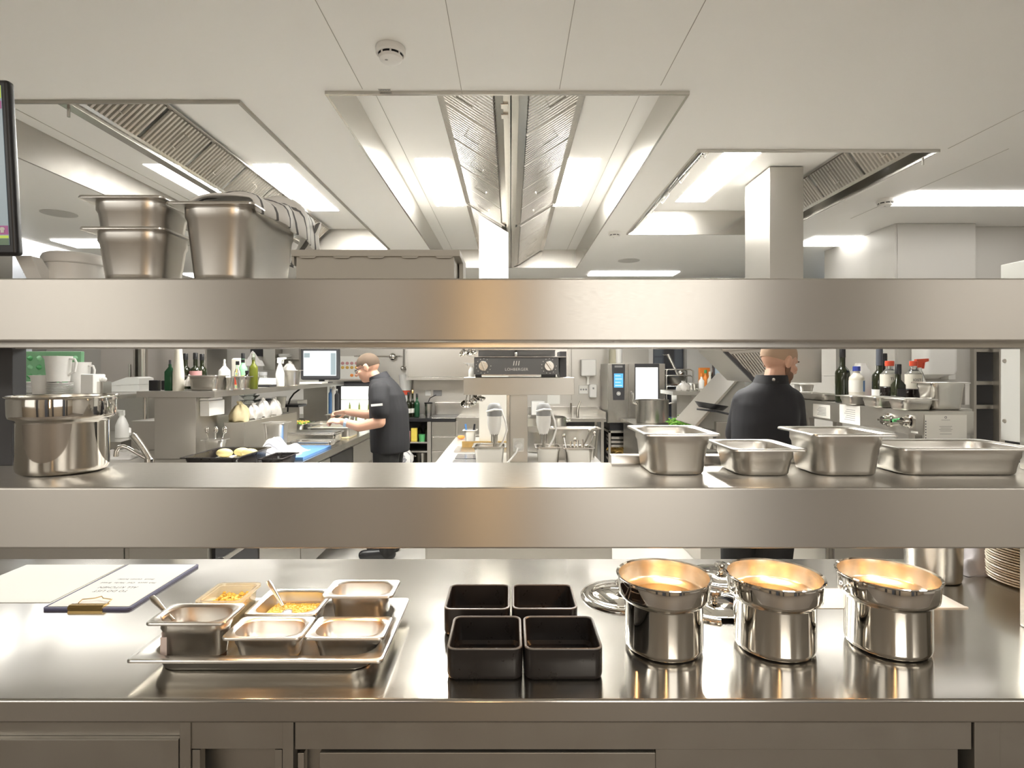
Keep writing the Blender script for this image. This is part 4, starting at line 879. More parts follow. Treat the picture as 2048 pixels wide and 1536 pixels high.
for x, an in ((967, .35), (1098, .6)):
    mb = MB(); mb.lathe([(0, .03), (.030, .03), (.033, .024), (.035, 0), (0, 0)], seg=28); mb.box(-.007, .007, -.034, .034, .03, .044, .003)
    mb.xf(Matrix.Translation((ox(x), -.10, oz(732))) @ Matrix.Rotation(math.pi/2, 4, 'X') @ Matrix.Rotation(an, 4, 'Z')); kb = mb.build('dial', 'satin', t)
    for k in range(12):
        a = math.radians(-60+k*300/11+90+30); mb = MB(); mb.box(-.0025, .0025, -.1008, -.1, -.0025, .0025)
        mb.xf(Matrix.Translation((ox(x)+.049*math.cos(a), 0, oz(732)+.049*math.sin(a)))); mb.build('scale_mark', 'white', kb, smooth=0)
text('LOHBERGER', .0265, 'white', fp, Matrix.Translation((ox(1033), -.1005, oz(739))) @ RX90)
for k in range(3):
    x = ox(1027.5+5*k); mb = MB(); z = oz(726.5); mb.prism([(x-.0045, z-.015), (x+.0015, z-.015), (x+.006, z+.016), (x+.0005, z+.016)], 'y', -.1012, -.1); mb.build('logo_stroke', 'white', fp, smooth=0)
bottle('salt_shaker', 'small clear shaker with white top standing on the grill', PX(1106, 3.95), 3.92, gz+oz(697)+.0005, .022, .045, .02, .03, .04, 'glass', 'white', .012, .021, cat='shaker')
mb = MB(); mb.box(PX(1121, 3.86), PX(1134, 3.86), 3.9, 4.15, 0, oz(702)); solo(mb, 'side_box', 'dark', 'dark upright box at the right of the salamander grill', 'box', (0, 0, gz), smooth=0)
spray('white spray bottle left of the grill on the bridge', PX(943, 4.05), 4.05, BZ1+.0005, .022, .10, 'white', 'white', False)
def ladles(label, x, y, Z, n, hang):
    t = thing('ladle_bunch', label, 'ladles', (PX(x, Z), Z, PZ(y, Z)))
    for k in range(n):
        rnd = random.Random(k*7+x); dx = (k-(n-1)/2)*.028; dz = rnd.uniform(-.03, .02)
        mb = MB(); R = []; mb.lathe([(0, -.026), (.018, -.021), (.03, -.006), (.033, .004), (.03, .004), (.016, -.017), (0, -.022)], seg=16)
        mb.xf(Matrix.Translation((dx, rnd.uniform(-.03, .03), dz)) @ Matrix.Rotation(rnd.uniform(-1, 1), 4, 'X') @ Matrix.Rotation(rnd.uniform(-.8, .8), 4, 'Y')); b = mb.build('ladle', 'polish', t)
        mb = MB(); mb.tube([(dx, 0, dz), (dx*.7, .02, dz+hang)], .004, 6); mb.build('handle', 'polish', b)
ladles('bunch of shiny ladles hanging left below the steel bridge', 946, 800, 3.96, 5, .08)
ladles('bunch of shiny ladles hanging in front of the wall cupboard above the bridge', 936, 700, 4.2, 4, .12)
mb = MB(); mb.box(-.33, .12, 4.19, 4.2, 0, .01); mb.box(PX(926, 4.2), PX(950, 4.2), 4.17, 4.23, 0, .02); solo(mb, 'hook_rail', 'satin', 'steel hook rail for the ladles above the bridge', 'rail', (0, 0, PZ(700, 4.2)+.12), smooth=0)
# stick blenders standing in pans
def blender(label, x, Z, yt, yb, sw=0):
    zt, zb = PZ(yt, Z), PZ(yb, Z); t = thing('stick_blender', label, 'blender', (PX(x, Z), Z, zb)); H = zt-zb
    hb = H*.52
    mb = MB(); mb.lathe([(0, hb), (.026, hb), (.03, hb+.012), (.041, hb+.045), (.047, hb+.08), (.047, hb+.12), (0, hb+.12)], seg=24, sy=.85); mb.build('motor_body', 'white', t)
    mb = MB(); mb.lathe([(0, hb+.12), (.0475, hb+.12), (.0475, hb+.16), (.043, hb+.185), (.03, hb+.2), (0, hb+.205)], seg=24, sy=.85); mb.build('handle', 'grey', t)
    mb = MB(); mb.tube([(0, 0, hb+.0), (0, 0, hb-.06), (0, 0, .02)], [.02, .011, .011], 12); mb.lathe([(.012, .03), (.03, .015), (.034, 0), (.03, 0), (0, .012)], seg=18); mb.build('shaft', 'satin', t)
    for q in range(4):
        mb = MB(); mb.tube([(-.018+.012*q, -.02, hb+.005), (-.018+.012*q, -.02, hb-.05)], .0035, 6); mb.build('vent_rib', 'satin', t)
    mb = MB(); s = 1
    mb.tube([(-.05, -.03, hb+.15), (0, -.05, hb+.165), (.045, -.02, hb+.16), (.07, -.02, hb+.09), (.08, -.02, hb+.03), (.06, -.03, hb-.03), (.03, -.05, hb-.08), (.01, -.06, hb-.15), (.02, -.06, hb-.19)], .006, 8); mb.build('cable', 'white', t)
pan('steel pan under the stick blender left of the post', PX(945, 3.62), PX(1013, 3.62), 3.55, .2, CT, .155, None, 'satin')
pan('steel pan under the stick blender right of the post', PX(1070, 3.62), PX(1125, 3.62), 3.6, .18, CT, .145, None, 'satin')
pan('steel pan of utensils on the island at the right', PX(1126, 3.62), PX(1190, 3.62), 3.6, .18, CT, .14, None, 'satin')
blender('white stick blender standing in the pan left of the bridge post', 989, 3.66, 806, 938)
blender('white stick blender standing in the pan right of the bridge post', 1087, 3.69, 806, 936)
for k, (x0, x1, y1, lb) in enumerate(((1150, 1180, 862, 'long steel utensil leaning right in the utensil pan'), (1160, 1189, 867, 'thin steel skewer leaning farthest right in the utensil pan'), (1140, 1128, 872, 'steel whisk handle leaning left in the utensil pan'), (1148, 1150, 880, 'upright steel utensil in the utensil pan'))):
    mb = MB(); p1 = W(x1, y1, 3.72); mb.tube([Vector((PX(x0, 3.69), 3.69, CT+.01)), p1], .006+.004*(k == 0), 8, flat=.5); mb.ell(p1, .012, .008, .014); solo(mb, 'utensil', 'polish', lb, 'utensil')
for k in range(6):
    x = PX(1142+5*k, 3.68); mb = MB(); mb.tube([(x, 3.68, CT+.004), (x+.01*math.sin(k*2), 3.70, CT+.17+.02*math.sin(k*3))], .008, 8, flat=.4); solo(mb, 'spoon', 'polish', 'steel spoon handle among the short cutlery in the utensil pan', 'spoon', group='cutlery in the utensil pan')
# pots on the island behind
def stockpot(label, x, Z, r, h, z, lidded=False, m='satin'):
    t = thing('stock_pot', label, 'pot', (x, Z, z))
    mb = MB(); mb.lathe([(0, 0), (r-.01, 0), (r, .008), (r, h-.004), (r+.005, h-.002), (r+.005, h+.002), (r-.003, h), (r-.004, .01), (0, .006)], seg=44); mb.build('body', m, t)
    for s in (-1, 1):
        mb = MB(); mb.tube([(s*(r-.002), -.045, h*.82), (s*(r+.035), -.035, h*.85), (s*(r+.04), 0, h*.855), (s*(r+.035), .035, h*.85), (s*(r-.002), .045, h*.82)], .006, 8); mb.build('handle', 'polish', t)
    return t
stockpot('large shallow steel pot on the island behind the right blender', .26, 4.55, .235, .16, CT)
stockpot('large steel pot stacked upside on the island farthest right of the post', .28, 5.06, .21, .215, CT)
t = thing('pan_basket', 'rectangular steel frying basket over the utensil pan at the right', 'basket', (PX(1150, 4.05), 4.06, CT))
mb = MB(); mb.loft([rrect(.34, .17, .02, .215), rrect(.36, .19, .02, .215), rrect(.36, .19, .02, .222), rrect(.34, .17, .02, .222), rrect(.33, .16, .02, .215)], False, False); mb.build('rim', 'satin', t)
mb = MB(); mb.loft([rrect(.26, .12, .02, 0), rrect(.33, .16, .02, .215)], True, False); mb.build('bowl', 'satin', t)
# --- back wall zone
BCY = 7.42
def unit(name, label, x0, x1, y=BCY, cat='cabinet'): return thing(name, label, cat, ((x0+x1)/2, y, 0)), (x1-x0)/2
mb = MB(); mb.box(-1.7, PX(911, BCY), BCY-.02, 8.09, CT-.045, CT, .003); solo(mb, 'stone_worktop', 'black', 'black worktop on the back wall behind the man in black', 'worktop')
x0, x1 = PX(800, BCY), PX(862, BCY)
t, w = unit('open_shelf_unit', 'open dark steel shelf unit with packets below the black worktop', x0-.25, x1)
mb = MB(); mb.box(-w, w, .58, .6, 0, CT-.046); mb.build('back_panel', 'dark', t, smooth=0)
for x in (-w, w-.05):
    mb = MB(); mb.box(x, x+.05, 0, .58, 0, CT-.046, .002); mb.build('side', 'panel', t)
for z in (PZ(840, BCY), PZ(884, BCY), PZ(902, BCY)):
    mb = MB(); mb.box(-w+.05, w-.05, 0, .58, z-.02, z, .002); mb.build('shelf', 'satin', t)
mb = MB(); mb.box(-w+.05, w-.05, 0, .58, 0, .1); mb.build('bottom', 'panel', t)
zs_ = PZ(884, BCY)+.001
boxy('food_packet', 'pink', 'pink bottle like packet at the left of the open shelf', 'packet', PX(812, 7.5), PX(820, 7.5), 7.5, 7.55, zs_, zs_+.13)
boxy('food_packet', 'yellow', 'tall yellow packet on the open shelf below the black worktop', 'packet', PX(822, 7.5), PX(834, 7.5), 7.5, 7.56, zs_, zs_+.17)
mb = MB(); mb.lathe([(0, 0), (.036, 0), (.045, .09), (0, .09)], seg=24); solo(mb, 'food_tub', 'green', 'green round tub beside the yellow packet', 'tub', (PX(844, 7.5), 7.5, zs_))
for x, lb in ((840, 'dark bottle behind the green tub on the open shelf'), (853, 'dark bottle at the right of the open shelf')):
    bottle('oil_bottle', lb, PX(x, 7.7), 7.7, zs_, .035, .2, .014, .12, .16, 'wine', 'black')
cloth_bag('white printed bag on the floor shelf beside the man in black', PX(812, 7.3), 7.28, PZ(932, 7.28), .19, .13, .26, 'patcloth', 41, 'flour_bag')
boxy('flour_crate', 'dark', 'dark crate under the white printed bag', 'crate', PX(797, 7.28), PX(827, 7.28), 7.18, 7.37, 0, PZ(932, 7.28), .004)
z_ = .101
stockpot('steel pot in the bottom of the open shelf unit', PX(845, 7.7), 7.70, .085, PZ(902, BCY)-z_-.06, z_)
t, w = unit('drawer_unit', 'steel unit of stacked drawers right of the open shelf', PX(863, BCY), PX(912, BCY))
mb = MB(); mb.box(-w, w, .02, .66, 0, CT-.046); mb.build('carcass', 'panel', t, smooth=0)
for a, b in ((836, 842), (843.5, 872), (874, 901), (903, 931), (933, 962)):
    mb = MB(); mb.box(-w+.005, w-.005, 0, .02, max(PZ(b, BCY), .02), PZ(a, BCY), .003); d_ = mb.build('drawer', 'satin', t)
t, w = unit('counter_unit', 'steel counter with raised edge behind the utensil pan at the middle back', PX(912.5, BCY), PX(1058, BCY))
mb = MB(); mb.box(-w, w, 0, .67, 0, CT-.03); mb.build('carcass', 'panel', t, smooth=0)
mb = MB(); mb.box(-w, w, -.02, .67, CT-.03, CT+.012, .003); mb.build('top', 'satin', t)
for a, b in ((840, 868), (870, 900)):
    mb = MB(); mb.box(-w+.02, w-.02, -.012, 0, PZ(b, BCY), PZ(a, BCY), .003); mb.build('drawer', 'satin', t)
mb = MB(); mb.box(PX(868, 7.9), PX(1000, 7.9), 7.98, 8.09, CT+.001, PZ(806, 7.9), .004); solo(mb, 'splash_ledge', 'satin', 'low steel splash ledge at the back of the black worktop', 'ledge')
# steel cladding of the back wall
mb = MB(); mb.box(-2.45, 1.95, 8.075, 8.099, CT, ZC-.02); struct(mb, 'wall_cladding', 'panel')
for x in (1143, 1228):
    mb = MB(); mb.box(PX(x, 8.07)-.004, PX(x, 8.07)+.004, 8.068, 8.074, CT+.2, ZC-.1); solo(mb, 'cover_strip', 'gap', 'thin vertical joint strip on the steel back wall ' + ('right of the wall cupboards' if x == 1143 else 'above the combi oven'), 'strip', smooth=0)
t = thing('wall_cupboard', 'large steel wall cupboard with sliding doors above the back counter', 'cupboard', (PX(975, 7.65), 7.65, PZ(760, 7.65)))
w = PX(1138, 7.65)-PX(975, 7.65)
mb = MB(); mb.box(-w, w, .02, .42, 0, .75, .003); mb.build('carcass', 'panel', t)
mb = MB(); mb.box(-w, w, -.01, .02, 0, .035, .002); mb.build('bottom_rail', 'satin', t)
for a, b in ((-w+.02, -.02), (.0, w-.02)):
    mb = MB(); mb.box(a, b, .0, .02, .04, .74, .003); mb.build('sliding_door', 'satin', t)
# hanging ladles and socket on the wall
t = thing('utensil_rail', 'steel utensil rail with hanging strainers on the back wall', 'rail', (PX(785, 8.0), 8.04, PZ(712, 8.0)))
mb = MB(); mb.tube([(-.55, 0, 0), (.13, 0, 0)], .006, 8); mb.build('bar', 'satin', t)
mb = MB(); mb.box(-.5, -.48, -.005, .03, -.01, .01); mb.box(.1, .12, -.005, .03, -.01, .01); mb.build('bracket', 'satin', t, smooth=0)
mb = MB(); mb.ell((0, -.03, -.01), .05, .03, .05); mb.build('strainer', 'polish', t)
for x in (803, 812):
    t = thing('ladle', 'long steel ladle hanging left of the wall cupboard, ' + ('left of the pair' if x == 803 else 'right of the pair'), 'ladle', (PX(x, 7.9), 8.03, PZ(735, 7.9)))
    mb = MB(); mb.tube([(0, 0, 0), (0, .01, .3)], .008, 8); mb.build('handle', 'satin', t)
    mb = MB(); mb.ell((0, -.03, -.01), .034, .04, .035); mb.build('bowl', 'polish', t)
t = thing('paper_roll_box', 'white bucket shaped dispenser with red band behind the man in black', 'dispenser', (PX(808, 7.85), 7.98, PZ(790, 7.85)))
mb = MB(); mb.lathe([(0, 0), (.06, 0), (.06, .06), (0, .06)], seg=24); mb.build('band', 'red', t)
mb = MB(); mb.lathe([(0, .061), (.075, .061), (.095, .27), (.1, .28), (0, .28)], seg=28); mb.build('bucket', 'white', t)
mb = MB(); mb.box(-.03, .03, -.03, .03, -.27, 0, .003); mb.build('support', 'white', t)
for x, h, lb in ((817, .30, 'dark wine bottle left on the black worktop behind the man in black'), (824, .33, 'dark wine bottle with gold neck in the middle on the black worktop'), (834, .28, 'green bottle right on the black worktop near the socket')):
    bottle('wine_bottle', lb, PX(x, 7.65), 7.65+.05*(x == 824), CT, .036, h, .014, .17, .22, 'wine' if x != 834 else 'greenglass', 'brass' if x == 824 else 'black', .05, .016, 'paper' if x != 834 else None, (.05, .11))
for x, m, lb in ((856, 'white', 'white wall socket right of the dark bottles'), (875, 'grey', 'grey double wall socket left of the bridge')):
    w = .04 if x == 856 else .06; mb = MB(); mb.box(-w, w, -.015, 0, -.04, .04, .004); solo(mb, 'wall_socket', m, lb, 'socket', (PX(x, 8.06), 8.074, PZ(786, 8.06)))
mb = MB(); mb.tube([W(872, 790, 8.0), W(860, 796, 7.9), W(856, 806, 7.8)], .006, 6); solo(mb, 'cable', 'black', 'black cable from the grey socket to the canister', 'cable')
t = thing('steel_canister', 'tall steel canister with black lid on the black worktop', 'canister', (PX(857, 7.75), 7.75, CT))
mb = MB(); mb.lathe([(0, 0), (.045, 0), (.055, .17), (0, .17)], seg=24); mb.build('body', 'satin', t)
mb = MB(); mb.lathe([(0, .171), (.056, .171), (.056, .185), (0, .19)], seg=24); mb.build('lid', 'black', t)
pan('small steel pan of brushes at the far left edge of the island', PX(925, 4.95), PX(955, 4.95), 4.92, .13, CT, .11, None)
mb = MB(); mb.ell((0, 0, .018), .035, .03, .018); solo(mb, 'tape_roll', 'orange', 'orange roll beside the small pan on the island', 'roll', (-.455, 5.2, CT))
for k, (dx, m, lb) in enumerate(((-.02, 'blue', 'blue handled brush in the small pan on the island'), (.02, 'black', 'black handled brush in the small pan on the island'))):
    mb = MB(); x = PX(940, 4.97)+dx; mb.tube([(x, 4.98, CT+.004), (x+dx, 4.98, CT+.16)], .009, 8); solo(mb, 'brush', m, lb, 'brush')
# sink counter at the back right of the middle
t, w = unit('sink_counter', 'steel hand sink counter with tap at the back between bridge and oven', PX(1059, BCY), PX(1213, BCY), cat='sink')
mb = MB(); mb.box(-w, w, 0, .65, CT-.05, CT, .003); mb.build('top', 'satin', t)
mb = MB(); mb.box(-w, w, .62, .65, CT, CT+.11, .003); mb.build('backsplash', 'satin', t)
mb = MB(); mb.box(w-.02, w, .0, .62, CT, CT+.08, .003); mb.build('side_splash', 'satin', t)
for x in (-w+.03, w-.07):
    for y in (.02, .58):
        mb = MB(); mb.box(x, x+.04, y, y+.04, 0, CT-.05, .002); mb.build('leg', 'satin', t)
mb = MB(); mb.box(-w+.07, w-.07, .03, .6, .30, .32, .002); mb.build('undershelf', 'satin', t)
mb = MB(); mb.box(-w+.07, w-.07, .59, .6, .33, CT-.06); mb.build('rear_panel', 'dark', t, smooth=0)
t = thing('sink_tap', 'chrome tap pair on the hand sink counter at the back', 'tap', (PX(1150, 7.8), 7.85, CT))
mb = MB(); mb.tube([(-.05, 0, 0), (-.05, 0, .17)], .012, 10); mb.build('spout', 'polish', t)
mb = MB(); mb.tube([(.04, 0, 0), (.04, 0, .08), (.05, -.02, .13), (.075, -.04, .2)], [.02, .02, .014, .01], 10); mb.build('lever', 'polish', t)
t = thing('towel_dispenser', 'white paper towel dispenser on the back wall above the hand sink', 'dispenser', (PX(1176, 8.0), 8.07, PZ(752, 8.0)))
mb = MB(); mb.box(-.105, .105, -.16, 0, 0, .235, .02, seg=3); mb.build('housing', 'white', t)
mb = MB(); mb.prism([(-.03, 0), (.03, 0), (.01, -.03), (.012, -.12), (-.02, -.12), (-.012, -.03)], 'y', -.09, -.08); mb.build('paper_tail', 'paper', t, smooth=0)
t = thing('wall_socket', 'white triple wall socket below the towel dispenser', 'socket', (PX(1167, 8.06), 8.074, PZ(779, 8.06)))
mb = MB(); mb.box(-.065, .065, -.015, 0, -.06, .06, .006); mb.build('plate', 'white', t)
for k in range(3):
    mb = MB(); mb.lathe([(0, 0), (.013, 0), (.013, .004), (0, .004)], seg=14); mb.xf(Matrix.Translation((-.036+.036*k, -.0152, 0)) @ Matrix.Rotation(math.pi/2, 4, 'X')); mb.build('outlet', 'grey', t)
t = thing('soap_dispenser', 'white soap dispenser right of the triple wall socket', 'dispenser', (PX(1185, 8.06), 8.074, PZ(795, 8.06)))
mb = MB(); mb.box(-.055, .055, -.1, 0, 0, .19, .02, seg=3); mb.build('housing', 'white', t)
mb = MB(); mb.box(-.012, .012, -.104, -.1, .12, .145, .002); mb.build('window', 'grey', t)
boxy('notice_sheet', 'paper', 'white notice sheet on the back wall under the bridge', 'notice', PX(1095, 8.06), PX(1120, 8.06), 8.070, 8.074, PZ(808, 8.06), PZ(788, 8.06), 0)
boxy('ribbed_crate', 'white', 'white ribbed crate on the back counter behind the right blender', 'crate', PX(1063, 7.6), PX(1090, 7.6), 7.6, 7.8, CT, CT+.21, .01)
# poster, display fridge and counter behind the man
t = thing('wall_poster', 'white poster with rows of pastry pictures behind the man in black', 'poster', (PX(703, 8.05), 8.068, PZ(735, 8.05)))
mb = MB(); mb.box(-.19, .19, 0, .005, -.16, .16); mb.build('sheet', 'paper', t, smooth=0)
for k in range(5):
    for j, (z, m) in enumerate(((.06, 'pink'), (.0, 'grain'), (-.11, 'orange'))):
        if j == 2 and k < 2: continue
        mb = MB(); mb.ell((-.13+.065*k, -.001, z), .025, .002, .022); mb.build('picture', m, t)
t = thing('display_fridge', 'glass door fridge with lit interior behind the hands of the man in black', 'fridge', (PX(712, 7.2), 7.2, 0))
mb = MB(); mb.box(-.25, .24, .03, .55, .62, 1.385, .004); mb.box(-.25, .24, .05, .55, 0, .62, .004); mb.build('housing', 'panel', t)
mb = MB(); mb.box(-.19, .18, .012, .03, .7, 1.32, .002); lit = mb.build('lit_interior', 'fridgelit', t)
for z in (.85, 1.0, 1.15):
    mb = MB(); mb.box(-.19, .18, .004, .012, z, z+.008); mb.build('wire_shelf', 'satin', lit, smooth=0)
for k in range(9):
    mb = MB(); x = -.16+.04*k; z = (.708, .858, 1.008)[k % 3]; mb.lathe([(0, 0), (.014, 0), (.014, .07), (.006, .09), (.006, .11), (0, .11)], seg=12, sy=.35); mb.xf(Matrix.Translation((x, .006, z))); mb.build('bottle', ('offwhite', 'olive', 'lime')[k % 3], lit)
for a, b, c, d in ((-.25, -.19, .66, 1.38), (.18, .24, .66, 1.38), (-.19, .18, 1.32, 1.38), (-.19, .18, .66, .70)):
    mb = MB(); mb.box(a, b, -.005, .03, c, d, .003); mb.build('door_frame', 'dark', t)
mb = MB(); mb.box(-.19, .18, -.002, .001, .70, 1.32); mb.build('door_glass', 'glass', t, smooth=0)
mb = MB(); mb.box(-.33, .28, -.06, .55, 1.387, 1.405, .002); mb.build('top_board', 'satin', t)
for x, m, h, lb in ((662, 'blue', .2, 'blue bottle at the far end of the left line before the fridge'), (668, 'white', .26, 'white roll leaning at the far end of the left line'), (673, 'dark', .18, 'dark bottle at the far end of the left line')):
    bottle('spray_can', lb, PX(x, 6.9), 6.9, CT, .03, h+.2, .014, h*.7+.2, h*.85+.2, m, 'white', .03, .014)
# cabinet and shelf niche behind the long shelf
boxy('wall_cabinet', 'panel', 'grey wall cabinet behind the oil bottles at the back left', 'cabinet', PX(526, 7.7), PX(550, 7.7), 7.7, 8.09, PZ(740, 7.7), 2.4, .004)
boxy('wall_niche', 'gap', 'dark open wall shelf with white bowls left of the bright screen', 'shelf', PX(556, 7.8), PX(590, 7.8), 7.95, 8.09, PZ(745, 7.8), 2.3, .003)
boxy('wall_board', 'satin', 'small steel wall board under the white bowls', 'board', PX(553, 7.75), PX(588, 7.75), 7.7, 7.94, PZ(717, 7.75)-.012, PZ(717, 7.75), .002)
for k in range(3):
    mb = MB(); mb.lathe([(0, 0), (.04, 0), (.09, .035), (.088, .038), (.038, .005), (0, .005)], seg=24); solo(mb, 'white_bowl', 'white', 'white bowl nested in the pile on the small steel wall board', 'bowl', (PX(566, 7.75), 7.82, PZ(717, 7.75)+.012*k), group='white bowls on the wall board')
boxy('dark_gap', 'black', 'black block painted for the dark gap behind the oil bottles at the back left', 'cabinet', PX(500, 7.75), PX(524, 7.75), 7.76, 8.09, PZ(712, 7.75), 2.3, .003)  # solid block, its black colour imitates the shade in a gap
solo(crumple(MB(), .3, .1, .2, 51), 'kitchen_towel', 'cloth', 'white towel hanging in front of the black gap block behind the oil bottles', 'towel', (PX(510, 7.7), 7.62, PZ(732, 7.7)), smooth=80)
boxy('back_counter', 'panel', 'steel back counter along the wall behind the long shelf', 'counter', -3.8, -2.52, 7.45, 8.09, 0, CT, .004)
boxy('white_pillar', 'wall', 'white pillar panel behind the bottles of the long shelf', 'pillar', PX(413, 7.9), PX(438, 7.9), 7.8, 8.09, CT+.001, 2.5, .003)
# ================================================================ background, right part
t = thing('combi_oven', 'tall steel combi oven with blue touch screen and lit glass door at the back', 'oven', (PX(1257, 7.45), 7.45, 0))
oz0, oz1 = PZ(846, 7.45), PZ(727, 7.45); L0, L1 = PX(1216, 7.45)-PX(1257, 7.45), PX(1330, 7.45)-PX(1257, 7.45)
def qx(x): return PX(x, 7.45)-PX(1257, 7.45)
def qz(y): return PZ(y, 7.45)
mb = MB(); mb.box(L0, L1, .03, .6, oz0, oz1, .004); mb.build('housing', 'panel', t)
mb = MB(); mb.box(L0+.004, qx(1255.5), 0, .03, oz0+.01, oz1-.005, .004); mb.build('control_column', 'satin', t)
mb = MB(); mb.prism([(qx(1223.5), oz1-.01), (qx(1250), oz1-.01), (qx(1248.5), qz(800)), (qx(1226), qz(800))], 'y', -.006, 0); cp = mb.build('control_panel', 'dark', t, smooth=0)
mb = MB(); mb.box(qx(1228), qx(1246), -.0075, -.006, qz(775), qz(747)); tsn = mb.build('touch_screen', 'screenblue', cp, smooth=0)
for k in range(4):
    mb = MB(); z = qz(771-6.5*k); mb.box(qx(1230), qx(1244-3*(k % 2)), -.0082, -.0075, z-.004, z+.004); mb.build('screen_symbol', 'screen', tsn, smooth=0)
mb = MB(); mb.box(qx(1229), qx(1245), -.0075, -.006, qz(735), qz(731)); mb.build('badge', 'grey', cp, smooth=0)
mb = MB(); mb.lathe([(0, .02), (.014, .02), (.016, 0)], seg=20); mb.lathe([(.02, .0), (.026, 0), (.026, .005), (.02, .005), (.02, 0)], seg=24); mb.xf(Matrix.Translation((qx(1237), -.006, qz(787))) @ Matrix.Rotation(math.pi/2, 4, 'X')); mb.build('dial', 'white', cp)
mb = MB(); mb.box(qx(1257), L1, -.01, .03, oz0+.01, oz1-.003, .004); dr = mb.build('door', 'satin', t)
mb = MB(); mb.box(qx(1269), qx(1318), -.0125, -.0098, qz(800), qz(727.5)); mb.build('door_frame', 'dark', dr, smooth=0)
mb = MB(); mb.box(qx(1271), qx(1315), -.015, -.0126, qz(799), qz(735)); mb.build('lit_window', 'fridgelit', dr, smooth=0)
mb = MB(); mb.tube([(qx(1263), -.01, qz(784)), (qx(1263), -.06, qz(786)), (qx(1263.5), -.065, qz(800)), (qx(1266), -.06, qz(805)), (qx(1273), -.03, qz(806))], .014, 10); mb.build('handle', 'satin', dr)
mb = MB(); mb.box(L0+.03, L1-.03, .05, .58, qz(861), oz0, .002); mb.build('plinth', 'black', t)
def rack(x0, x1, y, label, fries=True):
    t = thing('tray_rack', label, 'rack', ((PX(x0, y)+PX(x1, y))/2, y, 0)); w = (PX(x1, y)-PX(x0, y))/2; zt = PZ(861.5, y)
    for x in (-w, w-.03):
        for yy in (0, .5):
            mb = MB(); mb.box(x, x+.03, yy, yy+.03, 0, zt, .002); mb.build('upright', 'satin', t)
    mb = MB(); mb.box(-w, w, 0, .53, zt-.03, zt, .002); mb.build('top', 'satin', t)
    mb = MB(); mb.box(-w+.01, w-.01, .5, .53, .05, zt-.04); mb.build('rear_panel', 'black', t, smooth=0)
    for k, yy in enumerate((874, 882, 890, 909, 921)):
        z = PZ(yy, y); mb = MB(); mb.box(-w+.04, w-.06, .03, .48, z-.035, z, .003); mb.build('tray', 'satin', t)
    return t
rk = rack(1217, 1272, 7.45, 'low steel tray rack with a tray of fries below the combi oven')
mb = MB()
for k in range(90):
    a = random.uniform(-.5, .5); p = Vector((random.uniform(-.13, .13), random.uniform(-.17, .17), random.uniform(.0, .05))); d = Vector((math.cos(a)*.03, math.sin(a)*.03, random.uniform(-.015, .02)))
    mb.tube([p-d, p+d], .007, 5)
solo(mb, 'fries', 'fries', 'golden fries heaped on a tray in the rack below the oven', 'fries', (PX(1240, 7.6), 7.7, PZ(909, 7.45)+.008), kind='stuff')
for x, m, lb in ((1226, 'clearplastic', 'pale yellow bottle standing on the combi oven'), (1238, 'white', 'white bottle standing right on the combi oven')):
    bottle('spray_can', lb, PX(x, 7.55), 7.58, oz1+.0005, .05, .29, .018, .15, .25, m, 'white', .05, .02)
# doorway / dark window behind
mb = MB(); mb.box(PX(1307, 8.07), PX(1366, 8.07), 8.06, 8.099, 0, 2.1); d1 = struct(mb, 'door_1', 'anthracite')
for a, b, c, d in ((1309, 1325, 693, 712), (1309, 1325, 715, 760), (1350, 1364, 693, 735), (1350, 1364, 738, 790), (1328, 1348, 693, 790)):
    mb = MB(); mb.box(PX(a, 8.05), PX(b, 8.05), 8.054, 8.06, PZ(d, 8.05), PZ(c, 8.05)); mb.build('door_panel', 'dark' if a == 1328 else M.setdefault('smoke', mat('smoked_glass', (.16, .18, .21), .15)), d1, smooth=0)
# back right worktop, shelf above
RX = 1.42
mb = MB(); mb.box(RX, 3.0, 6.12, 7.38, CT-.05, CT, .004); solo(mb, 'steel_worktop', 'satin', 'steel worktop at the back right with the big pot and parsley', 'worktop')
mb = MB(); mb.box(RX+.03, 2.97, 6.15, 7.35, .0, CT-.051); solo(mb, 'base_cabinet', 'panel', 'steel cabinet below the back right worktop with parsley', 'cabinet', smooth=0)
stockpot('large brushed stock pot on the back right worktop in front of the oven', PX(1304, 6.85), 6.85, .195, .27, CT)
mb = MB()
for m_ in (0, 1): mb.blobs(lambda: (random.gauss(0, .055), random.gauss(0, .05), abs(random.gauss(.03, .028))+.01), .016, 170, .5, m_)
solo(mb, 'parsley', ['parsley', 'parsley2'], 'heap of fresh green parsley on the back right worktop', 'parsley', (PX(1358, 6.3), 6.3, CT), kind='stuff')
mb = MB(); mb.lathe([(0, 0), (.08, 0), (.14, .015), (.138, .018), (.078, .004), (0, .004)], seg=32); solo(mb, 'white_plate', 'white', 'white and blue plate behind the parsley', 'plate', (PX(1372, 6.7), 6.75, CT))
pan('flat tray behind the parsley on the back right worktop', PX(1350, 6.95), PX(1388, 6.95), 6.95, .3, CT, .03, None, 'blue', name='serving_tray', cat='tray')
boxy('food_tub', 'red', 'small red tub right of the white plate on the back worktop', 'tub', PX(1398, 6.6), PX(1408, 6.6), 6.55, 6.6, CT, CT+.09)
boxy('food_tub', 'white', 'small white tub beside the red tub on the back worktop', 'tub', PX(1386, 6.65), PX(1397, 6.65), 6.6, 6.67, CT, CT+.11)
t = thing('overshelf', 'steel shelf with bottles and a screen above the back right worktop', 'shelf', (2.2, 6.75, CT))
ZS = 1.285
mb = MB(); mb.box(PX(1341, 6.6)-2.2, 1.0, -.25, .3, ZS-.045-CT, ZS-CT, .003); mb.build('shelf', 'panel', t)
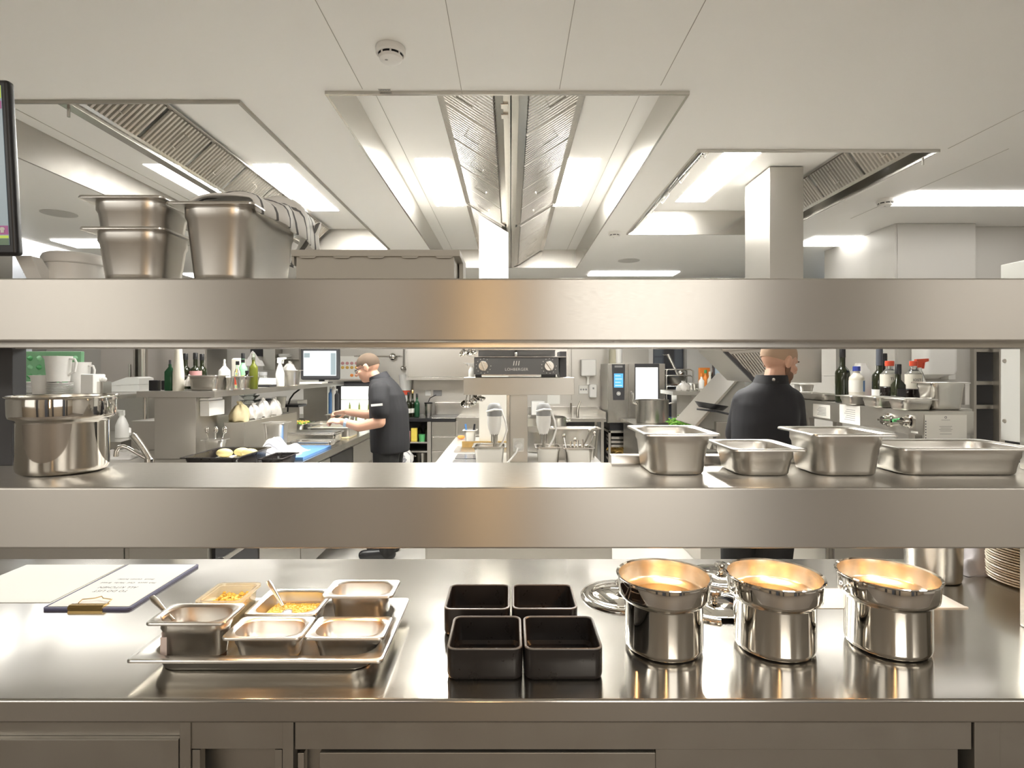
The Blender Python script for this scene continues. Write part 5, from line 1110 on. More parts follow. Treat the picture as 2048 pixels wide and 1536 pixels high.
mb = MB(); mb.box(PX(1356, 6.6)-2.2, PX(1385, 6.6)-2.2, -.1, .12, 0, ZS-.046-CT, .003); mb.build('post', 'panel', t)
mb = MB(); mb.box(.6, .8, -.1, .12, 0, ZS-.046-CT, .003); mb.build('post', 'panel', t)
mb = MB(); mb.box(PX(1385, 6.7)-2.2, .6, .0, .02, 0.05, ZS-.05-CT, .002); mb.build('rear_panel', 'wall', t)
ZT = ZS+.0005
cloth_bag('pale plastic bag of bread at the left end of the back right shelf', PX(1368, 6.6), 6.62, ZT, .16, .13, .11, 'bag', 61, 'bread_bag')
pan('small steel pan behind the squeeze bottle on the back right shelf', PX(1381, 6.7), PX(1402, 6.7), 6.66, .18, ZT, .09, None)
pan('low steel tray in front of the bottles on the back right shelf', PX(1395, 6.53), PX(1450, 6.53), 6.51, .1, ZT, .03, None, name='steel_tray', cat='tray')
boxy('snack_carton', 'orange', 'orange carton standing behind the bottles on the back right shelf', 'carton', PX(1398, 6.95), PX(1419, 6.95), 6.93, 6.98, ZT, ZT+.27)
for x, Z, m, cm, H, lb in ((1403, 6.66, 'white', 'orange', .18, 'white squeeze bottle with orange cap on the back right shelf'), (1411, 6.85, 'orange', 'green', .22, 'orange bottle with green cap on the back right shelf'), (1420, 6.7, 'offwhite', 'offwhite', .2, 'cream bottle in the middle of the back right shelf'), (1427, 6.85, 'soy', 'black', .28, 'dark bottle left of the screen on the back right shelf'), (1425, 6.65, 'lime', 'black', .15, 'small green labelled bottle left of the back right screen')):
    bottle('sauce_bottle', lb, PX(x, Z), Z, ZT, .032, H, .013, H*.6, H*.8, m, cm, .04, .016)
t = thing('order_monitor', 'grey framed order screen on the back right shelf near the slanted hood', 'monitor', (PX(1455, 6.68), 6.72, ZT), math.radians(-12))
mb = MB(); mb.box(-.15, .19, 0, .04, .02, .39, .012); mb.build('housing', 'dark', t)
mb = MB(); mb.box(-.125, .165, -.002, .001, .075, .36); mb.build('screen', 'screengrey', t, smooth=0)
mb = MB(); mb.box(-.08, .1, -.03, .1, 0, .012, .003); mb.box(-.02, .03, .04, .06, .01, .1); mb.build('stand', 'dark', t, smooth=0)
t = thing('wire_trolley', 'round cornered wire trolley with colander behind the big stock pot', 'trolley', (PX(1355, 7.5), 7.55, 0))
for z in (PZ(739, 7.5), PZ(751, 7.5), PZ(772, 7.5)):
    mb = MB(); mb.tube([(-.17, -.15, z-.04), (-.165, -.15, z), (.14, -.15, z), (.17, -.15, z-.02), (.175, -.15, z-.08)], .009, 8); mb.build('rail', 'satin', t); mb = MB(); mb.tube([(-.17, .12, z-.04), (-.165, .12, z), (.14, .12, z), (.17, .12, z-.02), (.175, .12, z-.08)], .009, 8); mb.build('rail', 'satin', t)
for x in (-.17, .175):
    for y in (-.15, .12):
        mb = MB(); mb.tube([(x, y, 0), (x, y, PZ(741, 7.5))], .009, 8); mb.build('upright', 'satin', t)
mb = MB(); mb.box(-.17, .175, -.15, .12, PZ(769, 7.5), PZ(768, 7.5)); mb.build('shelf', 'satin', t, smooth=0)
t = thing('colander', 'steel colander on the wire trolley behind the big stock pot', 'colander', (PX(1355, 7.5), 7.53, PZ(768, 7.5)+.001))
mb = MB(); mb.lathe([(0, 0), (.09, .0), (.13, .09), (.14, .09), (.126, .088), (.085, .006), (0, .006)], seg=32); mb.build('bowl', 'dullsteel', t)
t = thing('long_ladle', 'long steel tube handled ladle leaning in the wire trolley', 'ladle', (PX(1352, 7.5), 7.48, PZ(752, 7.5)))
mb = MB(); mb.tube([(.02, 0, .0), (-.10, .05, .285)], .021, 12); mb.build('handle', 'satin', t)
mb = MB(); mb.tube([(-.1, .05, .28), (-.15, .05, .275), (-.165, .05, .285)], .006, 8); mb.build('hook', 'satin', t)
mb = MB(); mb.ell((.06, .0, .03), .05, .045, .055); mb.build('whisk_head', 'polish', t)
mb = MB(); mb.box(PX(1372, 7.9), PX(1540, 7.9), 7.86, 7.98, 0, ZC-.01); struct(mb, 'trim_4', 'wall')
# tilting pan with slanted open lid and small hood above
t = thing('tilting_pan', 'steel braising unit with a large slanted open lid behind the second man', 'braising pan', (1.9, 4.75, 0))
def tx_(x, Z=4.5): return PX(x, Z)-1.9
mb = MB(); mb.box(-.42, .42, -.3, .35, 0, CT, .004); mb.build('body', 'panel', t)
p0 = (tx_(1393), PZ(851, 4.5)); p1 = (tx_(1484), PZ(750, 4.5)); dd = Vector((p1[0]-p0[0], p1[1]-p0[1])).normalized(); nn = Vector((dd.y, -dd.x))
mb = MB(); mb.prism([p0, p1, (p1[0]+nn.x*.012, p1[1]+nn.y*.012), (p1[0]+.05, p1[1]-.25), (p0[0]+.25, p0[1]-.05), (p0[0]+nn.x*.012, p0[1]+nn.y*.012)], 'y', -.25, .28); ld = mb.build('lid', mat('dull_grey_lid', (.27, .26, .235), .5, .3), t, smooth=0)
mb = MB(); mb.prism([(p0[0]-.012, p0[1]+.003), (p1[0]-.004, p1[1]+.012), (p1[0]+.01, p1[1]), (p0[0]+.004, p0[1]-.008)], 'y', -.256, .284); mb.build('lid_edge', 'satin', ld, smooth=0)
mb = MB(); mb.prism([(p0[0]+.12, CT), (p0[0]+.6, CT), (p0[0]+.6, p0[1]+.02), (p0[0]+.2, p0[1]-.03)], 'y', -.2, .25); mb.build('hinge_block', 'panel', t, smooth=0)
t = thing('small_canopy', 'small slanted steel canopy with ribbed filters behind the head of the second man', 'canopy', (1.9, 3.84, 1.4))
def zz(y): return PZ(y, 3.82)-1.4
def xx(x): return PX(x, 3.82)-1.9
mb = MB(); mb.prism([(xx(1437), zz(692)), (xx(1440), zz(700)), (xx(1502), zz(763)), (xx(1515), zz(765)), (xx(1640), zz(765)), (xx(1640), zz(600)), (xx(1437), zz(600))], 'y', -.04, .40); mb.build('casing', 'panel', t, smooth=0)
mb = MB(); mb.prism([(xx(1437), zz(692)), (xx(1441), zz(702)), (xx(1540), zz(697)), (xx(1540), zz(688))], 'y', -.065, -.04); mb.build('front_lip', 'satin', t, smooth=0)
for k in range(13):
    x = 1462+5.6*k; mb = MB(); a, b = (xx(x), zz(708-.35*k)), (xx(x+34-1.0*k), zz(752-1.6*k)); mb.prism([a, b, (b[0]+.012, b[1]), (a[0]+.012, a[1])], 'y', -.056, -.042); mb.build('filter_rib', 'satin', t, smooth=0)
mb = MB(); mb.prism([(xx(1443), zz(704)), (xx(1452), zz(704)), (xx(1512), zz(763)), (xx(1503), zz(765))], 'y', -.06, -.04); mb.build('edge_rail', 'dark', t, smooth=0)
t = thing('room_divider', 'pale room divider with a joint line behind the head of the second man', 'divider', (PX(1606, 5.25), 5.25, 0))
w = PX(1672, 5.25)-PX(1606, 5.25)
mb = MB(); mb.box(-w, w, 0, .04, 0, PZ(752, 5.25)-.002, .001); mb.build('lower_sheet', 'wall', t)
mb = MB(); mb.box(-w, w, 0, .04, PZ(752, 5.25)+.002, 2.08, .001); mb.build('upper_sheet', 'wall', t)
# shelf pan and basket next to the lid
t = thing('frying_pan', 'black round frying pan hanging by its handle in front of the slanted lid', 'frying pan', (PX(1425, 4.38), 4.377, PZ(812, 4.38)))
mb = MB(); mb.lathe([(0, -.03), (.09, -.028), (.125, .012), (.128, .014), (.12, .012), (.088, -.022), (0, -.024)], seg=36, sy=.9); mb.xf(Matrix.Translation((-.01, 0, .005)) @ Matrix.Rotation(math.radians(9), 4, 'Y')); mb.build('pan_body', 'black', t)
mb = MB(); mb.tube([(-.13, -.03, -.02), (.0, -.10, -.035), (.18, -.12, -.075)], [.011, .012, .013], 10, flat=.7); mb.build('handle', 'black', t)
boxy('frying_basket', 'satin', 'steel frying basket on the braising unit behind the second man', 'basket', PX(1432, 4.46), PX(1470, 4.46), 4.455, 4.54, CT+.001, PZ(850, 4.2), .006)
# right cooking line
RX0, RY0, RY1 = 1.60, 2.86, 4.1
mb = MB(); mb.box(RX0, 2.75, RY0, RY1, CT-.05, CT, .004); solo(mb, 'steel_worktop', 'satin', 'steel worktop of the right cooking line beside the second man', 'worktop')
t = thing('base_cabinet', 'pale steel cabinets below the right cooking line beside the second man', 'cabinet', (2.17, RY0, 0))
mb = MB(); mb.box(-.54, .55, .03, RY1-RY0-.03, 0, CT-.052); mb.build('carcass', 'panel', t, smooth=0)
mb = MB(); mb.box(-.54, .55, .012, .03, .1, CT-.06, .002); mb.build('end_panel', 'panel', t)
for i in range(2):
    mb = MB(); mb.box(-.556, -.54, .06+.6*i, .62+.6*i, .12, CT-.09, .003); mb.build('door', 'panel', t)
t = thing('control_overshelf', 'steel overshelf with control dials on the right cooking line', 'shelf', (2.205, 2.9, CT))
OX0, OX1 = 2.06, 2.355; HT, HB = CAMZ-.216, CAMZ-.336
def rp(mb, n, m, parent=None, **k): return mb.build(n, m, parent or t, (0, 0, 0), **k)
mb = MB(); mb.prism([(OX0-2.205, 0), (OX1-2.205, 0), (OX1-2.205, .19), (2.5-2.205, .19), (2.5-2.205, 2.0), (OX0-2.205, 2.0)], 'z', HB-CT, HT-CT); rp(mb, 'casing', 'panel')
for x, y in ((OX0+.03, .05), (OX1-.07, .05), (OX0+.03, 1.1), (OX1-.07, 1.1)):
    mb = MB(); mb.box(x-2.205, x+.04-2.205, y, y+.05, 0, HB-CT+.001, .002); rp(mb, 'foot', 'panel')
def plane_pt(x): return OX0*F/(x-CX)-2.9            # local y on the aisle side face
for x, y, r, m in ((1778, 840, .032, 'polish'), (1818, 843, .030, 'polish'), (1800, 841, .011, 'green')):
    Y = plane_pt(x); Z = Y+2.9; mb = MB(); mb.lathe([(0, .0), (r*1.15, 0), (r*1.15, .006), (r*.85, .010), (r*.8, .034), (r*.7, .038), (0, .038)], seg=24)
    if r > .02: mb.box(-.006, .006, -r*.8, r*.8, .034, .048, .002)
    mb.xf(Matrix.Translation((OX0-2.205, Y, PZ(y, Z)-CT)) @ Matrix.Rotation(-math.pi/2, 4, 'Y')); rp(mb, 'dial' if r > .02 else 'pilot_lamp', m)
mb = MB(); Y = plane_pt(1828); mb.box(OX0-2.2065, OX0-2.205, Y-.03, Y+.02, PZ(866, Y+2.9)-CT, PZ(862, Y+2.9)-CT); rp(mb, 'badge', 'paper', smooth=0)
def note(lb, x0, x1, y0, y1):
    a, b = plane_pt(x0)+2.9, plane_pt(x1)+2.9; t = thing('notice_sheet', lb, 'notice', (OX0-.002, (a+b)/2, PZ(y1, b))); h = PZ(y0, b)-PZ(y1, b); w = abs(a-b)/2
    mb = MB(); mb.box(-.001, .0012, -w, w, 0, h); mb.build('sheet', 'paper', t, smooth=0)
    for k in range(6):
        mb = MB(); mb.box(-.0016, -.001, -w*.55, w*(.5-.1*(k % 3)), h*(.2+.11*k), h*(.2+.11*k)+.003); mb.build('text_line', 'grey', t, smooth=0)
note('white notice sheet far along the dial side of the right overshelf', 1627, 1661, 811, 838)
note('white notice sheet on the dial side of the right overshelf near the dials', 1680, 1721, 813, 851)
t = thing('notice_sheet', 'white punched notice sheet on the front end of the right overshelf', 'notice', (PX(1891, 2.898), 2.8975, PZ(880, 2.898)))
mb = MB(); mb.box(-.107, .107, -.001, .001, 0, .128); mb.build('sheet', 'paper', t, smooth=0)
for k in range(7):
    mb = MB(); mb.box(-.104, -.099, -.0016, -.001, .008+.014*k, .014+.014*k); mb.build('punch_hole', 'ink', t, smooth=0)
for k, (w_, z) in enumerate(((.022, .101), (.032, .068), (.026, .060), (.034, .053), (.028, .045), (.03, .03))):
    mb = MB(); mb.box(-w_, w_, -.0016, -.001, z, z+.0018); mb.build('text_line', 'grey', t, smooth=0)
mb = MB(); mb.lathe([(.004, 0), (.006, 0), (.006, .0006), (.004, .0006), (.004, 0)], seg=16); mb.xf(Matrix.Translation((0, -.001, .115)) @ Matrix.Rotation(math.pi/2, 4, 'X')); mb.build('crest', 'ink', t)
hz = HT+.0005
pan('deep steel pan with a towel at the right end of the overshelf', PX(1857, 2.98), PX(1936, 2.98), 2.95, .17, hz, .145, None, 'satin')
RG = 'shallow steel pans in a row on the right overshelf'
pan('nearest shallow steel pan on the right overshelf', PX(1797, 2.97), PX(1868, 2.97), 2.93, .17, hz, .06, RG)
pan('middle shallow steel pan on the right overshelf', PX(1737, 3.2), PX(1797, 3.2), 3.14, .17, hz, .06, RG)
pan('farthest shallow steel pan of the row on the right overshelf beside the wine bottle', PX(1692, 3.42), PX(1738, 3.42), 3.37, .17, hz, .055, RG)
pan('long flat steel tray at the far end of the right overshelf', 2.08, 2.27, 3.8, .5, hz, .045, None, name='steel_tray', cat='tray')
pan('small steel pan standing far back on the right overshelf beside the long tray', 2.21, 2.35, 4.36, .15, hz, .10, None)
bottle('wine_bottle', 'tall dark wine bottle nearest the second man on the right overshelf', PX(1685, 3.68), 3.68, hz, .043, .315, .0165, .19, .235, 'wine', 'black', .06, .018)
def jar_bottle(lb, x, Z, r, H, m, cap, lab1, lab2, lz, low=None, a0=-85, a1=15, word=None):
    t = bottle('sauce_bottle', lb, PX(x, Z), Z, hz, r, H, r*.42, H*.72, H*.88, m, cap, .03, r*.5, lab1, lz)
    mb = MB(); an = [math.radians(a0+(a1-a0)*i/12) for i in range(13)]
    mb.loft([[Vector((math.cos(a)*q, math.sin(a)*q, z)) for a in an] for q, z in ((r+.0013, lz[0]+.003), (r+.002, lz[0]+.003), (r+.002, lz[1]-.003), (r+.0013, lz[1]-.003))], False, False, False); mb.build('label_print', lab2, t)
    if word: text(word, r*.5, 'ink', t, Matrix.Translation((-r*.25, -r-.0022, (lz[0]+lz[1])/2+.008)) @ RX90, depth=.0002)
    if low:
        mb = MB(); mb.lathe([(r+.0006, .004), (r+.0014, .006), (r+.0014, lz[0]-.006), (r+.0006, lz[0]-.005)], seg=24); mb.build('dark_filling', low, t)
    return t
jar_bottle('white mayonnaise bottle with dark blue cap behind the wine bottle', 1713, 3.62, .044, .215, 'offwhite', 'bluecap', 'paper', 'blue', (.07, .145), None, -70, -10)
t = thing('plastic_jug', 'white plastic canister behind the mayonnaise bottle', 'canister', (PX(1730, 3.8), 3.85, hz))
mb = MB(); mb.loft([rrect(.12, .12, .03, 0), rrect(.125, .125, .03, .17), rrect(.07, .07, .03, .235), rrect(.06, .06, .028, .255)]); mb.build('body', 'white', t)
bottle('wine_bottle', 'wine bottle with long blue capsule on the right overshelf', PX(1763, 3.5), 3.52, hz, .040, .285, .0165, .17, .21, 'wine', 'anthracite', .12, .0185, 'paper', (.04, .09))
bottle('wine_bottle', 'dark bottle half hidden behind the blue capsule bottle', PX(1776, 3.62), 3.66, hz, .036, .28, .016, .17, .21, 'soy', 'black', .06, .018)
jar_bottle('round sauce bottle with red cap and lime green label', 1779, 3.33, .047, .245, 'glass', 'red', 'offwhite', 'lime', (.115, .185), 'soy', word='TU')
bottle('vinegar_bottle', 'small square dark bottle standing before the two red capped bottles', PX(1806, 3.2), 3.24, hz, .029, .21, .0145, .125, .155, 'wine', 'black', .055, .0165, 'dark', (.02, .105), sq=True)
tb = jar_bottle('round sauce bottle with red cap and blue edged label', 1827, 3.37, .043, .245, 'glass', 'red', 'offwhite', 'blue', (.10, .185), 'soy', -45, 15, 'IOST')
t = spray('red headed spray bottle right of the red capped sauce bottles', PX(1842, 3.5), 3.52, hz, .042, .28, 'glass', 'red', True)
mb = MB(); mb.lathe([(.0425, .02), (.0432, .02), (.0432, .10), (.0425, .10)], seg=24); mb.build('label', 'pink', t)
boxy('spice_box', 'pink', 'small pink striped box behind the spray bottle', 'box', PX(1752, 3.75), PX(1758, 3.75), 3.74, 3.78, hz, hz+.10)
mb = MB(); mb.box(-.012, .012, -.03, .03, 0, .12, .004); mb.xf(Matrix.Translation((0, 0, -.12))); solo(mb, 'kitchen_towel', 'cloth', 'white towel hanging over the right rim of the deep pan', 'towel', (PX(1936, 2.98)+.013, 3.03, hz+.146))
t = thing('paper_dispenser', 'large white dispenser with rounded bottom on the steel pillar at the right', 'dispenser', (PX(1884, 4.35), 4.535, PZ(758, 4.35)))
mb = MB(); mb.loft([rrect(.08, .1, .03, 0, 0, -.06), rrect(.10, .14, .03, .015, 0, -.07), rrect(.22, .2, .04, .035, 0, -.10), rrect(.245, .2, .04, .06, 0, -.10), rrect(.245, .2, .04, .40, 0, -.10)]); mb.build('housing', 'white', t)
boxy('towel_pack', 'white', 'small white pack right of the large dispenser at the right', 'pack', PX(1907, 4.4), PX(1922, 4.4), 4.45, 4.535, PZ(760, 4.4), PZ(728, 4.4), .006)
# open fridge and the steel flank at the right edge
t = thing('open_fridge', 'tall steel fridge with open dark inside near the right edge', 'fridge', (PX(1966, 4.5), 4.5, 0))
mb = MB(); mb.box(-.07, -.05, 0, .138, .0, 2.0, .002); mb.build('side', 'panel', t)
mb = MB(); mb.box(-.05, .55, .125, .138, 0, 2.0); mb.build('inside', 'dark', t, smooth=0)
mb = MB(); mb.box(-.05, .55, 0, .138, PZ(704, 4.5), 2.0, .002); mb.build('top_frame', 'panel', t)
for y in (818, 770):
    mb = MB(); mb.box(-.05, .55, .01, .12, PZ(y, 4.5), PZ(y, 4.5)+.03, .002); mb.build('shelf', 'panel', t)
mb = MB(); mb.box(.06, .105, -.08, -.02, 0, 2.0, .003); mb.build('door', 'satin', t)
t = thing('steel_cabinet', 'grey steel cabinet flank with two screws at the right edge', 'cabinet', (2.4, 2.5, 0))
mb = MB(); mb.box(0, .6, -.35, .295, PZ(880, 2.79), 2.05, .004); mb.build('casing', M.setdefault('flank', mat('pale_grey_flank', (.60, .60, .57), .5, .3)), t)
mb = MB(); mb.box(.05, .55, -.33, .27, .0, PZ(880, 2.79), .004); mb.build('plinth', 'dark', t)
for y in (722, 842):
    Z = 2.4*F/(2009-CX); mb = MB(); mb.lathe([(0, .004), (.008, .004), (.011, .0), (0, 0)], seg=16); mb.xf(Matrix.Translation((0, Z-2.5, PZ(y, Z))) @ Matrix.Rotation(-math.pi/2, 4, 'Y')); mb.build('screw', 'satin', t)
# ================================================================ the two men
def fuse(mb, name, m, parent, vox=.008, sm=6):
    o = mb.build(name, m, parent, smooth=0)
    r = o.modifiers.new('fuse', 'REMESH'); r.mode = 'VOXEL'; r.voxel_size = vox; r.use_smooth_shade = True
    s = o.modifiers.new('soft', 'SMOOTH'); s.factor = .5; s.iterations = sm
    return o
def chain(mb, pts, rs):
    for a, b, r0, r1 in zip(pts, pts[1:], rs, rs[1:]): mb.cap(a, b, r0, r1)
def hand(mb, wrist, d, palm_n, curl=.5, k=1.0):
    # palm, four unequal bent fingers, thumb leaving the side of the palm
    d = Vector(d).normalized(); n = Vector(palm_n); n = (n-d*n.dot(d)).normalized(); s = d.cross(n); w = Vector(wrist)
    R = Matrix((s, d, n)).transposed()
    mb.ell(w+d*.045*k, .040*k, .052*k, .017*k, R)
    for i, (off, L) in enumerate(((-.030, .068), (-.010, .078), (.010, .073), (.028, .058))):
        b = w+d*.085*k+s*off*k; dd = d.copy(); p = b
        for j, f in enumerate((.45, .32, .26)):
            a = curl*(.6+.5*j); dd = (d*math.cos(a*(j+1)*.7)+n*math.sin(a*(j+1)*.7)).normalized(); q = p+dd*L*f*k*1.1; mb.cap(p, q, .0095*k, .0088*k, 10); p = q
    b = w+d*.025*k-s*.034*k; q = b+(d*.6-s*.65+n*.35)*.045*k; mb.cap(b, q, .013*k, .010*k, 10); mb.cap(q, q+(d*.85-s*.1+n*.35)*.035*k, .010*k, .0085*k, 10)
def head(mb, c, fwd, up, k=1.0):
    f = Vector(fwd).normalized(); u = Vector(up); u = (u-f*u.dot(f)).normalized(); s = f.cross(u); c = Vector(c)
    R = Matrix((s, f, u)).transposed()
    P = lambda a, b, d: c+s*a*k+f*b*k+u*d*k
    mb.ell(P(0, -.012, .028), .074*k, .096*k, .088*k, R)          # skull
    mb.ell(P(0, .030, -.035), .060*k, .066*k, .080*k, R)          # face
    mb.ell(P(0, .055, -.082), .036*k, .034*k, .030*k, R)          # chin
    mb.ell(P(0, .068, .022), .052*k, .022*k, .016*k, R)           # brow
    mb.cap(P(0, .088, .010), P(0, .112, -.024), .010*k, .0145*k, 10)  # nose
    for a in (-1, 1):
        mb.ell(P(a*.011, .102, -.026), .009*k, .010*k, .008*k, R); mb.ell(P(a*.040, .062, -.022), .022*k, .022*k, .02*k, R)
        mb.ell(P(a*.076, -.008, -.008), .010*k, .021*k, .033*k, R); mb.ell(P(a*.082, -.016, .002), .008*k, .014*k, .022*k, R)
    mb.ell(P(0, .089, -.052), .024*k, .009*k, .006*k, R); mb.ell(P(0, .087, -.061), .021*k, .009*k, .006*k, R)   # lips
    return P, R, c
def face_bits(t, P, R, k=1.0, glasses=False):
    for a in (-1, 1):
        mb = MB(); mb.ell(P(a*.031, .076, .002), .012*k, .009*k, .007*k, R, 12, 8); e = mb.build('eye', 'white', t)
        mb = MB(); mb.ell(P(a*.031, .0835, .002), .005*k, .003*k, .005*k, R, 10, 6); mb.build('iris', 'black', e)
        mb = MB(); mb.cap(P(a*.016, .088, .021), P(a*.048, .078, .022), .004*k, .003*k, 8); mb.build('eyebrow', 'hair', t)
    if glasses:
        mb = MB()
        for a in (-1, 1):
            ring = [P(a*.033+.022*math.cos(q), .098-.02*abs(math.cos(q))*.2, .0+.016*math.sin(q)) for q in [2*math.pi*i/20 for i in range(21)]]
            mb.tube(ring, .0024*k, 6, cap=False); mb.tube([P(a*.055, .095, .004), P(a*.078, .05, .006), P(a*.083, -.01, .010)], .0026*k, 6)
        mb.tube([P(-.012, .104, .004), P(.012, .104, .004)], .0022*k, 6); mb.build('glasses', 'black', t)
def hair_cap(t, P, R, c, k, m, low=.0):
    mb = MB(); su, sv = 32, 18; rows = []
    for j in range(sv):
        th = math.pi*.62*j/(sv-1); row = []
        for i in range(su):
            ph = 2*math.pi*i/su; x, y, z = math.sin(th)*math.cos(ph), math.sin(th)*math.sin(ph), math.cos(th)
            lim = .05 if y > .35 else (-.62 if y < -.1 else .05-(.35-y)/.45*.67)
            z2 = max(z, lim-.0)
            if z < lim: f_ = math.sqrt(max(1-lim*lim, .01)); q = math.hypot(x, y) or 1; x, y = x/q*f_, y/q*f_
            row.append(P(x*.0765, -.012+y*.0985, .028+z2*.0905+low))
        rows.append(row)
    mb.loft(rows, True, False); return mb.build('hair', m, t, smooth=80)
# ---- man at the left line, in profile, bending over his pans
t = thing('person', 'man with glasses in black short sleeved shirt bending over pans at the left line', 'person', (-1.03, 4.72, 0))
O = Vector((-1.03, 4.72, 0))
def L(x, y, z): return Vector((x, y, z))-O
fw = Vector((-.93, .10, -.36)); upv = Vector((-.36, .03, .93))
hc = L(-1.185, 4.72, 1.552)
b = MB(); P, R, _ = head(b, hc, fw, upv)
chain(b, [L(-1.145, 4.72, 1.49), L(-1.07, 4.72, 1.40)], [.056, .048])
chain(b, [L(-1.05, 4.54, 1.36), L(-1.035, 4.50, 1.12), L(-1.20, 4.505, 1.085), L(-1.335, 4.53, 1.12)], [.055, .045, .042, .029])     # near arm
chain(b, [L(-1.07, 4.90, 1.36), L(-1.10, 4.93, 1.15), L(-1.26, 4.90, 1.15), L(-1.40, 4.86, 1.175)], [.055, .045, .040, .029])      # far arm
chain(b, [L(-1.06, 4.72, 1.36), L(-1.03, 4.72, 1.2), L(-1.01, 4.72, .95)], [.085, .10, .10])
for s in (-1, 1):
    chain(b, [L(-1.02, 4.72+s*.09, .92), L(-1.04, 4.72+s*.10, .50), L(-1.0, 4.72+s*.105, .10)], [.085, .058, .042])
    b.cap(L(-1.0, 4.72+s*.105, .045), L(-1.18, 4.72+s*.12, .035), .042, .034)
hand(b, L(-1.335, 4.53, 1.12), (-1, .12, .12), (-.1, .5, -1), .75)
hand(b, L(-1.40, 4.86, 1.175), (-1, -.15, -.10), (-.1, -.5, -1), .85)
fuse(b, 'body', 'skin', t, .0065, 4)
face_bits(t, P, R, 1, True); hair_cap(t, P, R, hc, 1, 'hair')
mb = MB()
# jacket: torso, collar and short sleeves
def ring(c, rx, ry, tilt_=0):
    return [Vector((c[0]+rx*math.cos(a), c[1]+ry*math.sin(a), c[2]+tilt_*math.cos(a)))-O for a in [2*math.pi*i/28 for i in range(28)]]
mb.loft([ring((-1.0, 4.72, .86), .155, .205), ring((-1.0, 4.72, .92), .160, .208), ring((-1.005, 4.72, 1.05), .160, .20), ring((-1.01, 4.72, 1.2), .158, .205), ring((-1.03, 4.72, 1.33), .145, .215), ring((-1.05, 4.72, 1.40), .12, .19), ring((-1.065, 4.72, 1.445), .098, .125, .0), ring((-1.082, 4.72, 1.465), .082, .09, .012)])
chain(mb, [L(-1.05, 4.56, 1.365), L(-1.04, 4.51, 1.28), L(-1.037, 4.505, 1.205)], [.082, .076, .074])
chain(mb, [L(-1.06, 4.88, 1.365), L(-1.085, 4.92, 1.28), L(-1.095, 4.93, 1.225)], [.082, .076, .072])
fuse(mb, 'shirt', 'jacket', t, .009, 5)
mb = MB(); mb.loft([ring((-1.084, 4.72, 1.455), .086, .090, .02), ring((-1.104, 4.72, 1.492), .073, .076, .03), ring((-1.104, 4.72, 1.492), .067, .070, .03), ring((-1.084, 4.72, 1.46), .078, .082, .02)], False, False); mb.build('collar', 'jacket2', t)
mb = MB()
for s in (-1, 1): chain(mb, [L(-1.01, 4.72+s*.088, .93), L(-1.03, 4.72+s*.10, .52), L(-1.0, 4.72+s*.105, .07)], [.115, .085, .068])
mb.ell(L(-1.0, 4.72, .92), .145, .19, .10)
fuse(mb, 'trousers', 'trouser', t, .01, 5)
for s in (-1, 1):
    mb = MB(); mb.cap(L(-.98, 4.72+s*.105, .045), L(-1.19, 4.72+s*.12, .038), .05, .042); mb.box(-.26+0, .02, -.05, .05, .0, .02) if False else None; fuse(mb, 'shoe', 'black', t, .01, 3)
mb = MB(); mb.lathe([(.033, -.011), (.0355, -.011), (.0355, .011), (.033, .011), (.033, -.011)], seg=24)
mb.xf(Matrix.Translation(L(-1.31, 4.525, 1.114)) @ Vector((1, 0, -.25)).to_track_quat('Z', 'Y').to_matrix().to_4x4()); mb.build('wristband', mat('pale_blue_band', (.50, .62, .72), .5), t)
mb = MB(); mb.box(-.05, .04, -.002, .0, -.009, .009); mb.xf(Matrix.Translation(L(-1.035, 4.418, 1.262)) @ Matrix.Rotation(math.radians(-5), 4, 'Y')); mb.build('sleeve_badge', 'paper', t, smooth=0)
# ---- man at the right line, seen from behind
t = thing('person', 'bearded man with shaved head in dark jacket seen from behind at the right line', 'person', (1.37, 3.1, 0))
O = Vector((1.37, 3.1, 0))
hc = L(1.468, 3.12, 1.583); fw = Vector((.90, .30, -.30)); upv = Vector((.30, .06, .95))
b = MB(); P, R, _ = head(b, hc, fw, upv, 1.06)
chain(b, [L(1.45, 3.11, 1.52), L(1.40, 3.09, 1.40)], [.06, .05])
chain(b, [L(1.385, 3.1, 1.33), L(1.375, 3.1, 1.15), L(1.37, 3.1, .95)], [.08, .09, .09])
chain(b, [L(1.50, 3.10, 1.37), L(1.575, 3.20, 1.20), L(1.68, 3.42, 1.10)], [.055, .045, .03])
chain(b, [L(1.30, 3.16, 1.36), L(1.315, 3.30, 1.16), L(1.42, 3.5, 1.08), L(1.50, 3.56, 1.08)], [.055, .045, .034, .03])
for s in (-1, 1):
    chain(b, [L(1.37+s*.075, 3.1-s*.03, .92), L(1.35+s*.085, 3.12-s*.03, .50), L(1.32+s*.10, 3.1-s*.03, .10)], [.085, .058, .042])
    b.cap(L(1.32+s*.10, 3.09-s*.03, .045), L(1.38+s*.10, 3.24-s*.03, .035), .042, .034)
hand(b, L(1.68, 3.42, 1.10), (.3, 1, -.3), (-.3, -.2, -1), .7)
hand(b, L(1.50, 3.56, 1.08), (.8, .6, -.2), (.1, -.2, -1), .7)
fuse(b, 'body', 'skin', t, .0065, 4)
face_bits(t, P, R, 1.06); 
mb = MB(); hair_cap(t, P, R, hc, 1.06, mat('shaved_stubble', (.42, .29, .20), .85))
mb = MB()
for a, bb, d, rx, ry, rz in ((0, .058, -.088, .040, .036, .032), (.042, .035, -.066, .022, .036, .034), (-.042, .035, -.066, .022, .036, .034), (.060, .012, -.040, .011, .016, .034), (-.060, .012, -.040, .011, .016, .034)):
    mb.ell(P(a, bb, d), rx*1.06, ry*1.06, rz*1.06, R)
fuse(mb, 'beard', 'beard', t, .006, 3)
mb = MB()
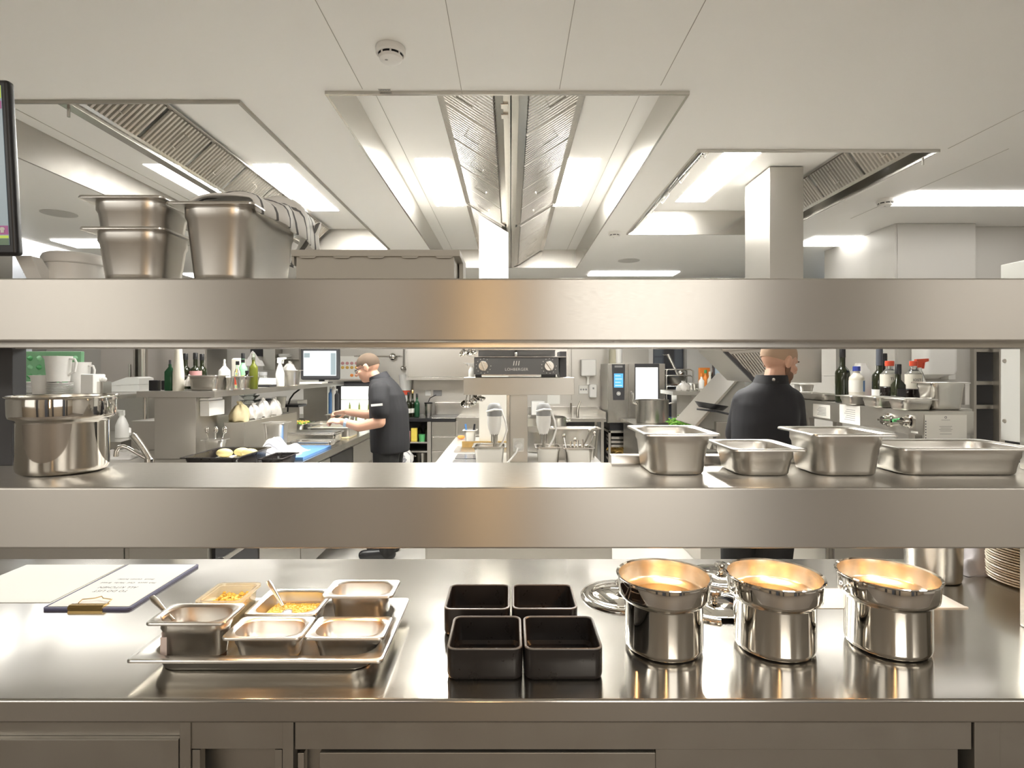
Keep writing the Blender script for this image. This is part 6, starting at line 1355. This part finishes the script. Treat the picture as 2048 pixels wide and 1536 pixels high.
def ring2(c, rx, ry, an=.45, tz=0):
    out = []
    for i in range(28):
        a = 2*math.pi*i/28; x, y = rx*math.cos(a), ry*math.sin(a); out.append(Vector((c[0]+x*math.cos(an)+y*math.sin(an), c[1]-x*math.sin(an)+y*math.cos(an), c[2]+tz*math.cos(a)))-O)
    return out
mb.loft([ring2((1.375, 3.1, .80), .165, .14), ring2((1.375, 3.1, .95), .168, .14), ring2((1.375, 3.1, 1.10), .168, .14), ring2((1.38, 3.1, 1.25), .17, .14), ring2((1.385, 3.1, 1.35), .17, .125), ring2((1.395, 3.1, 1.415), .148, .11), ring2((1.405, 3.095, 1.455), .10, .092), ring2((1.41, 3.095, 1.478), .080, .080)])
chain(mb, [L(1.495, 3.08, 1.36), L(1.565, 3.17, 1.21), L(1.65, 3.36, 1.12)], [.085, .075, .06])
chain(mb, [L(1.305, 3.14, 1.355), L(1.31, 3.28, 1.17), L(1.40, 3.46, 1.09)], [.085, .075, .06])
fuse(mb, 'jacket', 'jacket2', t, .009, 6)
mb = MB(); mb.loft([ring2((1.408, 3.095, 1.462), .092, .090), ring2((1.418, 3.10, 1.507), .079, .079), ring2((1.418, 3.10, 1.507), .072, .072), ring2((1.408, 3.095, 1.467), .084, .082)], False, False); mb.build('collar', 'jacket', t)
mb = MB(); mb.lathe([(0, .004), (.007, .003), (.009, 0), (0, 0)], seg=12); mb.xf(Matrix.Translation(L(1.385, 3.006, 1.484)) @ Matrix.Rotation(math.pi/2, 4, 'X')); mb.build('collar_stud', 'satin', t)
mb = MB()
for s in (-1, 1): chain(mb, [L(1.35+s*.085, 3.1-s*.03, .90), L(1.34+s*.09, 3.12-s*.03, .50), L(1.32+s*.10, 3.1-s*.03, .07)], [.115, .088, .07])
mb.ell(L(1.345, 3.1, .88), .175, .135, .10)
fuse(mb, 'trousers', 'trouser', t, .01, 5)
for s in (-1, 1):
    mb = MB(); mb.cap(L(1.31+s*.10, 3.07-s*.03, .045), L(1.385+s*.10, 3.26-s*.03, .038), .05, .042); fuse(mb, 'shoe', 'black', t, .01, 3)
